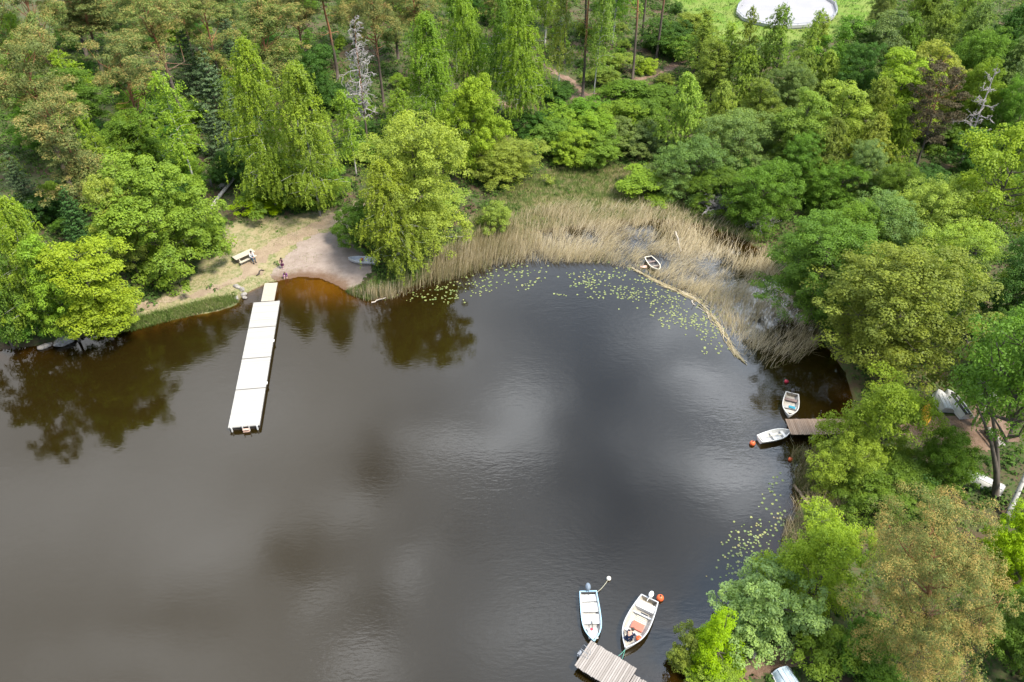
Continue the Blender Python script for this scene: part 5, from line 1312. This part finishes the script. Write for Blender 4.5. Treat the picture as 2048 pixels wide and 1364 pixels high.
upturned((1955, 772), (1990, 800), 1.4, 'white upturned boat half hidden behind the drooping birch', M['gel_white'], M['gel_white'])
upturned((1918, 938), (2008, 980), 1.3, 'narrow white upturned boat beside the forked grey trunks', M['gel_white'], M['gel_white'])
upturned((1612, 1420), (1562, 1338), 1.5, 'pale blue streaked upturned boat cut by the bottom edge', None or mat_plain('streaked_pale_blue', (.50, .60, .68), .5, .25, 2.5), M['gel_white'])
upturned((1700, 905), (1748, 888), 1.3, 'white boat showing only its end inside the jetty willow', M['gel_white'], M['gel_white'])
upturned((1858, 800), (1850, 848), .85, 'yellow upturned canoe at the edge of the jetty willow', M['yellow'], M['yellow'], .38, .25, 2.0, 'canoe', None)
# stack of pale boards
p = at(1986, 880); bd = empty('board_bench', (p[0], p[1], p[2]), R(98), 'low weathered plank bench behind the lying white boat', 'bench')
mb = MB(); mb.box((0, .16, .42), (2.1, .28, .05)); mb.box((0, -.16, .42), (2.1, .28, .05)); mb.build('seat', M['plank_grey'], bd)
for x in (-.8, .8): mb = MB(); mb.box((x, 0, .2), (.1, .5, .4)); mb.build('leg', M['dark_wood'], bd)
mb = MB(); mb.box((0, .42, .62), (2.1, .05, .22)); mb.build('backrest', M['plank_grey'], bd)
for x in (-.8, .8): mb = MB(); mb.bar((x, .36, .2), (x, .45, .72), .06); mb.build('support', M['dark_wood'], bd)

# ------------------------------------------------------------------ buoys and mooring lines
def buoy(px, py, rad, mat, label, ropeto=None):
    q = atz(px, py, rad * .55); root = empty('buoy', (q[0], q[1], 0), 0, label, 'buoy')
    mb = MB(); mb.sphere((0, 0, rad * .55), rad, 14, 10, (1, 1, 1.02)); mb.build('float', mat, root)
    mb = MB(); mb.tube([(0, 0, rad * 1.5), (0, 0, rad * 1.75)], [rad * .3, rad * .22], 8); mb.build('eye', M['motor_black'] if mat is not M['float_white'] else mat, root)
    return q
buoy(1320.3, 1196, .26, M['orange'], 'orange buoy by the stern of the white motorboat at the bottom')
buoy(1505, 886.5, .24, M['orange'], 'orange buoy beside the plain white rowing boat')
buoy(1581, 918.5, .18, M['orange'], 'small orange red buoy at the edge of the shore reeds')
buoy(1573, 763, .19, M['crimson'], 'crimson buoy above the small white motorboat')
buoy(1217.5, 1157, .17, M['float_white'], 'white buoy tied to the blue trimmed skiff')
buoy(1626, 876.5, .17, M['float_white'], 'white buoy close to the jetty willow')
def rope(pts, mat, label, rad=.014):
    mb = MB(); mb.tube(pts, rad, 5); tag(mb.build('mooring_rope', mat), label, 'rope')
rope([atz(1192, 1186, .3), atz(1203, 1177, .05), atz(1212, 1166, .03), atz(1216, 1159, .06)], M['rope'], 'pale rope from the white buoy to the blue trimmed skiff', .022)
rope([atz(1250, 1299, .5), atz(1244, 1306, .5), atz(1237, 1312, .64)], M['rope_green'], 'green rope from the motorboat bow, left one to the jetty', .02)
rope([atz(1250, 1299, .5), atz(1247, 1310, .5), atz(1245, 1318, .64)], M['rope_green'], 'green rope from the motorboat bow, right one to the jetty', .02)
rope([atz(1188, 1284, .5), atz(1190, 1287, .64)], M['rope'], 'short rope from the skiff bow to the jetty corner', .02)
rope([atz(1579, 868, .3), atz(1584, 880, .02), atz(1590, 887, -.05)], M['rope'], 'thin rope running down into the water from the rowing boat bow', .012)

# ------------------------------------------------------------------ logs, stones, driftwood
M['log'] = mat_plain('bleached_log', (.44, .39, .33), .8, .2, 5, bump=.5); M['log_dark'] = mat_plain('brown_log', (.26, .19, .14), .85, .25, 5, bump=.5)
M['stone'] = mat_plain('pale_granite', (.28, .255, .23), .9, .3, 4, bump=.6); M['birchlog'] = M['birch_bark']
def log(a, b, r0, r1, mat, label, name='fallen_log', za=0.0, zb=0.0):
    p, q = at(*a), at(*b); p = p + np.array([0, 0, r0 * .7 + za]); q = q + np.array([0, 0, r1 * .7 + zb]); rr = np.random.default_rng(int(a[0]))
    pts = [p + (q - p) * k / 6 + np.append(rr.normal(size=2) * .05, 0) for k in range(7)]; mb = MB(); mb.tube([x - p for x in pts], np.linspace(r0, r1, 7), 9)
    for k in (2, 4): mb.tube([pts[k] - p, pts[k] - p + np.array([rr.normal() * .3, rr.normal() * .3, .3])], [r0 * .3, .02], 5)
    o = mb.build(name, mat); o.location = p; tag(o, label, 'log')
log((422, 418), (470, 362), .26, .17, M['log'], 'pale fallen log on the bare slope above the picnic table', zb=.35)
log((1310, 238), (1375, 262), .16, .11, M['birchlog'], 'white fallen birch trunk lying right of the bush row', za=.3, zb=.6)
log((1558, 318), (1582, 334), .2, .16, M['log'], 'short grey fallen log between the trees of the right wood', za=.5, zb=.3)
log((1350, 472), (1362, 505), .10, .08, M['log'], 'pale pole lying in the reeds behind the cream rowing boat', 'driftwood_pole', .5, .12)
log((1382, 602), (1391, 612), .07, .05, M['log'], 'short pale stick floating beside the reed raft', 'driftwood_pole', 0, 0)
log((1588, 975), (1622, 1018), .13, .08, M['log_dark'], 'brown broken trunk lying in the shore reeds', 'fallen_log', .15, .1)
log((880, 478), (930, 476), .12, .06, M['log'], 'pale driftwood branch on the grass left of the reeds', 'driftwood_branch', .1, .15)
log((745, 606), (772, 596), .07, .05, M['log'], 'thin pale stick on the spit right of the beach', 'driftwood_pole', .05, .05)
p = at(423, 374); mb = MB(); mb.tube([(0, 0, -.1), (.03, .02, .7), (.1, .05, 1.35)], [.17, .14, .05], 8); o = mb.build('broken_stump', M['birchlog']); o.location = p; tag(o, 'broken white birch stump beside the fallen log', 'stump')
p = at(522, 552); mb = MB(); q = [at(*k) - p + np.array([0, 0, .05]) for k in ((513, 552), (518, 549), (519, 543), (523, 541), (528, 542))]; mb.tube(q, [.09, .1, .07, .08, .06], 6); o = mb.build('crooked_branch', M['dark_wood']); o.location = p; tag(o, 'dark crooked branch on the grass below the picnic table', 'branch')
def stone(px, py, s, label, seed, mat=None):
    p = at(px, py); rr = np.random.default_rng(seed); bm = bmesh.new(); bmesh.ops.create_icosphere(bm, subdivisions=3, radius=1)
    A = rr.normal(size=(6, 3)); A = A / np.linalg.norm(A, axis=1)[:, None]; k = rr.uniform(.55, .85, 6)
    for vv in bm.verts:
        c = np.array(vv.co)
        for a, kk in zip(A, k):
            dd = c @ a
            if dd > kk: c = c - a * (dd - kk) * .85
        vv.co = c * np.array(s) * (1 + .05 * math.sin(9 * c[0] + 7 * c[1]))
    me = bpy.data.meshes.new('boulder'); bm.to_mesh(me); bm.free(); o = link('boulder', me, mat or M['stone']); o.location = (p[0], p[1], max(p[2], 0) + s[2] * .3); o.rotation_euler = (0, 0, rr.uniform(0, 6)); tag(o, label, 'stone'); return o
for a in ((475, 574, (.55, .3, .25), 'pale flat stone at the left of the stone edge by the gangway', 1), (484, 580, (.35, .3, .25), 'middle pale stone of the edge by the gangway', 2), (488, 590, (.28, .35, .22), 'lower pale stone of the edge by the gangway', 3), (489, 596, (.3, .2, .2), 'small white stone in the water by the gangway', 4),
          (132, 684, (1.2, .7, .55), 'large grey boulder at the water under the yellow tree', 5), (90, 693, (.7, .4, .3), 'smaller boulder left of the large boulder at the water', 6), (446, 374, (.7, .5, .4), 'grey boulder under the upper part of the fallen log', 7),
          (473, 597, (.3, .35, .2), 'brown stone at the bank corner left of the gangway', 8), (1500, 1305, (.5, .4, .3), 'pinkish boulder under the silvery bush', 9)): stone(*a)

# ------------------------------------------------------------------ picnic table
M['table'] = mat_plain('bleached_table_wood', (.47, .425, .34), .7, .08, 6)
a, b = (at(463.5, 515, .75) + at(472, 519, .75)) / 2, (at(503.5, 498, .75) + at(508.5, 501.5, .75)) / 2
a, b = at(468, 517, .75), at(506, 500, .75); d = b - a; LT = float(np.linalg.norm(d[:2])); c = (a + b) / 2
tb = empty('picnic_table', (c[0], c[1], hz(c[0], c[1])), math.atan2(d[1], d[0]), 'pale wooden picnic table with benches on the grass by the beach', 'picnic table')
mb = MB()
for k in range(5): mb.box((0, -.34 + k * .17, .75), (LT, .158, .05))
mb.build('tabletop', M['table'], tb)
for s in (-1, 1):
    mb = MB()
    for k in (0, 1): mb.box((.05, s * (.66 + k * .15), .45), (LT * .86, .14, .045))
    mb.build('bench', M['table'], tb)
for x in (-LT * .33, LT * .33):
    for s in (-1, 1): mb = MB(); mb.bar((x, s * .62, .0), (x, s * .24, .72), .08, .1); mb.build('leg', M['table'], tb)
    mb = MB(); mb.bar((x + .05, -.85, .40), (x + .05, .85, .40), .06, .1); mb.build('crossbar', M['table'], tb)
    mb = MB(); mb.bar((x + .05, -.38, .70), (x + .05, .38, .70), .06, .07); mb.build('brace', M['table'], tb)

# ------------------------------------------------------------------ people
def mat_cloth(name, col, var=.15): return mat_plain(name, col, .9, var, 12, spec=.1)
M['skin'] = mat_plain('skin', (.52, .33, .25), .55, .06, 10)
M['hair_dark'] = mat_plain('dark_hair', (.035, .025, .02), .6, .2, 30); M['hair_brown'] = mat_plain('brown_hair', (.14, .085, .05), .6, .2, 30)
M['shirt_pale'] = mat_cloth('pale_shirt', (.58, .58, .60)); M['jeans'] = mat_cloth('blue_jeans', (.035, .085, .14)); M['plum'] = mat_cloth('plum_top', (.075, .018, .05)); M['pink'] = mat_cloth('pale_pink_cloth', (.62, .42, .44))
M['violet'] = mat_cloth('violet_top', (.19, .06, .20)); M['navy'] = mat_cloth('navy_jacket', (.010, .018, .045)); M['shoe'] = mat_cloth('dark_shoe', (.03, .03, .035)); M['eye'] = mat_plain('eye', (.03, .02, .015), .3, .05)
def skinned(name, parent, mat, J, E, rad, root, sub=1):
    keys = list(dict.fromkeys([k for e in E for k in e])); me = bpy.data.meshes.new(name)
    me.from_pydata([tuple(J[k]) for k in keys], [(keys.index(a), keys.index(b)) for a, b in E], []); me.materials.append(mat)
    o = bpy.data.objects.new(name, me); COL.objects.link(o); o.parent = parent
    sm = o.modifiers.new('skin', 'SKIN'); sm.use_smooth_shade = True
    ly = me.skin_vertices[0] if me.skin_vertices else None
    if ly is None:
        bm = bmesh.new(); bm.from_mesh(me); bm.verts.layers.skin.verify(); bm.to_mesh(me); bm.free(); ly = me.skin_vertices[0]
    for i, k in enumerate(keys):
        q = rad[k]; ly.data[i].radius = (q, q) if not hasattr(q, '__len__') else q; ly.data[i].use_root = (k == root)
    sb = o.modifiers.new('subdivision', 'SUBSURF'); sb.levels = sub; sb.render_levels = sub
    return o
def person(name_label, loc, rz, s, J, top, legs, hair, skirt=None, longsleeve=True, hairlen=.0, shoe=None):
    """J: joint positions in metres for a 1.75 m adult, facing +Y; s: scale"""
    root = empty('person', loc, rz, name_label, 'person'); root.scale = (s, s, s)
    J = {k: np.array(v, float) for k, v in J.items()}; rad = {}; E = []
    fwd = unit(J['nose'] - J['head']); 
    J['chin'] = J['head'] + fwd * .07 - np.array([0, 0, .085]); J['nosetip'] = J['head'] + fwd * .118 - np.array([0, 0, .02])
    for k, q in dict(pelvis=(.145, .11), waist=(.13, .10), chest=(.155, .115), neck=.055, head=(.082, .098), chin=.045, nosetip=.014).items(): rad[k] = q
    E += [('pelvis', 'waist'), ('waist', 'chest'), ('chest', 'neck'), ('neck', 'head'), ('head', 'chin'), ('head', 'nosetip')]
    for sd_ in 'lr':
        sg = -1 if sd_ == 'l' else 1
        rad.update({'sh' + sd_: .062, 'el' + sd_: .043, 'wr' + sd_: .029, 'pa' + sd_: (.038, .02), 'hi' + sd_: .088, 'kn' + sd_: .056, 'an' + sd_: .04, 'to' + sd_: .035})
        E += [('chest', 'sh' + sd_), ('sh' + sd_, 'el' + sd_), ('el' + sd_, 'wr' + sd_), ('pelvis', 'hi' + sd_), ('hi' + sd_, 'kn' + sd_), ('kn' + sd_, 'an' + sd_), ('an' + sd_, 'to' + sd_)]
        w, e = J['wr' + sd_], J['el' + sd_]; d = unit(w - e); side = unit(np.cross(d, [0, 0, 1]) + 1e-3); nrm = np.cross(side, d)
        J['pa' + sd_] = w + d * .07; E.append(('wr' + sd_, 'pa' + sd_))
        for f, (off, ln) in enumerate(((-.030, .075), (-.010, .085), (.010, .08), (.029, .062))):
            a1 = w + d * (.075 + ln * .5) + side * off - nrm * .012; a2 = w + d * (.075 + ln) + side * off * 1.1 - nrm * .04
            J[f'f{f}a' + sd_] = a1; J[f'f{f}b' + sd_] = a2; rad[f'f{f}a' + sd_] = .0095; rad[f'f{f}b' + sd_] = .0075; E += [('pa' + sd_, f'f{f}a' + sd_), (f'f{f}a' + sd_, f'f{f}b' + sd_)]
        J['ta' + sd_] = w + d * .045 - side * .05 - nrm * .012; J['tb' + sd_] = w + d * .085 - side * .062 - nrm * .03; rad['ta' + sd_] = .011; rad['tb' + sd_] = .0085; E += [('wr' + sd_, 'ta' + sd_), ('ta' + sd_, 'tb' + sd_)]
        ear = unit(np.cross(fwd, [0, 0, 1])) * sg * .088
        J['ear' + sd_] = J['head'] + ear; rad['ear' + sd_] = .02; E.append(('head', 'ear' + sd_))
    skinned('body', root, M['skin'], J, E, rad, 'pelvis')
    T_ = [('pelvis', 'waist'), ('waist', 'chest'), ('chest', 'nk')]; Jt = dict(J); Jt['nk'] = J['chest'] + (J['neck'] - J['chest']) * .75; rt = dict(pelvis=(.16, .125), waist=(.15, .118), chest=(.172, .13), nk=.075)
    for sd_ in 'lr':
        cuff = J['el' + sd_] + (J['wr' + sd_] - J['el' + sd_]) * (.85 if longsleeve else -.25); Jt['cu' + sd_] = cuff
        T_ += [('chest', 'sh' + sd_)] + ([('sh' + sd_, 'el' + sd_), ('el' + sd_, 'cu' + sd_)] if longsleeve else [('sh' + sd_, 'cu' + sd_)]); rt.update({'sh' + sd_: .078, 'el' + sd_: .058, 'cu' + sd_: .046 if longsleeve else .06})
    skinned('shirt' if skirt is None else 'dress', root, top, Jt, T_, rt, 'pelvis')
    if skirt is not None:
        mb = MB(); p = J['pelvis']; mb.tube([p + [0, 0, .02], p + [0, 0, -.18], p + [0, 0, -.36]], [.16, .22, .27], 14, False); mb.build('skirt', top, root)
    L_ = []; rl2 = dict(pelvis=(.158, .122)); Jl = dict(J)
    for sd_ in 'lr':
        Jl['cf' + sd_] = J['kn' + sd_] + (J['an' + sd_] - J['kn' + sd_]) * .92; L_ += [('pelvis', 'hi' + sd_), ('hi' + sd_, 'kn' + sd_), ('kn' + sd_, 'cf' + sd_)]; rl2.update({'hi' + sd_: .103, 'kn' + sd_: .072, 'cf' + sd_: .058})
    skinned('trousers', root, legs, Jl, L_, rl2, 'pelvis')
    for sd_ in 'lr':
        mb = MB(); a_, t_ = J['an' + sd_], J['to' + sd_]; mb.tube([a_ - (t_ - a_) * .35, a_ * .5 + t_ * .5, t_ + (t_ - a_) * .25], [.045, .05, .038], 8); mb.build('shoe', shoe or M['shoe'], root)
        e_ = J['head'] + fwd * .092 + unit(np.cross(fwd, [0, 0, 1])) * (.032 if sd_ == 'r' else -.032) + [0, 0, .012]; mb = MB(); mb.sphere(e_, .012, 8, 6); mb.build('eye', M['eye'], root)
    mb = MB(); mb.sphere(J['head'] - fwd * .022 + [0, 0, .034], .128, 12, 9, (.92, 1.02, .98)); 
    if hairlen: mb.tube([J['head'] - fwd * .07, J['head'] - fwd * .11 - [0, 0, .16], J['head'] - fwd * .10 - [0, 0, .16 + hairlen]], [.085, .075, .03], 8)
    mb.build('hair', hair, root)
    return root
stand = dict(pelvis=(0, 0, .95), waist=(0, 0, 1.12), chest=(0, .01, 1.32), neck=(0, .01, 1.50), head=(0, .03, 1.63), nose=(0, .2, 1.6), shl=(-.19, 0, 1.40), shr=(.19, 0, 1.40), ell=(-.25, -.02, 1.12), elr=(.25, -.02, 1.12), wrl=(-.25, .08, .88), wrr=(.25, .08, .88),
             hil=(-.10, 0, .90), hir=(.10, 0, .90), knl=(-.11, .03, .49), knr=(.11, .03, .49), anl=(-.11, 0, .08), anr=(.11, 0, .08), tol=(-.13, .15, .04), tor=(.13, .15, .04))
# child standing on the sand, one arm raised to her face
J = dict(stand); J.update(ell=(-.30, .12, 1.18), wrl=(-.16, .28, 1.38), elr=(.26, .05, 1.13), wrr=(.18, .22, .98))
p = at(566, 537.5); person('person in plum coloured top and pale pink trousers standing on the sand', (p[0], p[1], hz(p[0], p[1]) + .03), R(150), .80, J, M['plum'], M['pink'], M['hair_dark'], skirt=True, hairlen=.12, shoe=M['pink'])
# child crouching at the water's edge
crouch = dict(pelvis=(0, -.12, .36), waist=(0, -.04, .52), chest=(0, .10, .70), neck=(0, .18, .86), head=(0, .26, .96), nose=(0, .42, .86), shl=(-.18, .12, .78), shr=(.18, .12, .78), ell=(-.26, .26, .56), elr=(.26, .26, .56), wrl=(-.14, .42, .36), wrr=(.14, .44, .34),
              hil=(-.11, -.10, .36), hir=(.11, -.10, .36), knl=(-.18, .26, .46), knr=(.18, .26, .46), anl=(-.14, -.02, .08), anr=(.14, -.02, .08), tol=(-.16, .14, .04), tor=(.16, .14, .04))
p = at(572.5, 556); person('person in violet top and pink trousers crouching at the edge of the water', (p[0], p[1], hz(p[0], p[1]) + .03), R(185), .82, crouch, M['violet'], M['pink'], M['hair_brown'], hairlen=.08, shoe=M['pink'])
# adult sitting on the bench, leaning forward
sit = dict(pelvis=(0, -.02, .58), waist=(0, .02, .75), chest=(0, .08, .96), neck=(0, .12, 1.13), head=(0, .18, 1.26), nose=(0, .35, 1.20), shl=(-.19, .08, 1.04), shr=(.19, .08, 1.04), ell=(-.24, .18, .80), elr=(.24, .20, .80), wrl=(-.10, .40, .70), wrr=(.10, .42, .70),
           hil=(-.10, 0, .56), hir=(.10, 0, .56), knl=(-.13, .44, .56), knr=(.13, .44, .56), anl=(-.13, .44, .09), anr=(.15, .50, .09), tol=(-.14, .60, .04), tor=(.16, .66, .04))
q = local_pt(tb, (LT * .20, -.74, 0)); person('person in pale shirt and blue jeans sitting on the picnic table bench', (q[0], q[1], tb.location[2] - .01), tb.rotation_euler[2] + R(180), 1.0, sit, M['shirt_pale'], M['jeans'], M['hair_dark'])
# man bending in the bow of the motorboat
bend = dict(pelvis=(0, -.18, .60), waist=(0, -.10, .76), chest=(0, .10, .93), neck=(0, .26, 1.02), head=(0, .38, 1.06), nose=(0, .5, .93), shl=(-.20, .13, .96), shr=(.20, .13, .96), ell=(-.26, .32, .74), elr=(.26, .32, .74), wrl=(-.10, .48, .56), wrr=(.12, .50, .56),
            hil=(-.11, -.16, .57), hir=(.11, -.16, .57), knl=(-.17, .26, .55), knr=(.17, .26, .55), anl=(-.13, .10, .09), anr=(.13, .10, .09), tol=(-.15, .26, .04), tor=(.15, .26, .04))
Lb = np.linalg.norm((atz(1250, 1300, .28) - atz(1299, 1200, .28))[:2])
q = local_pt(b2, (.10, Lb * .32, .2)); person('person in navy jacket crouching in the bow of the white motorboat', (q[0], q[1], b2.location[2] + .205), b2.rotation_euler[2] + R(165), 1.0, bend, M['navy'], M['navy'], M['hair_dark'])
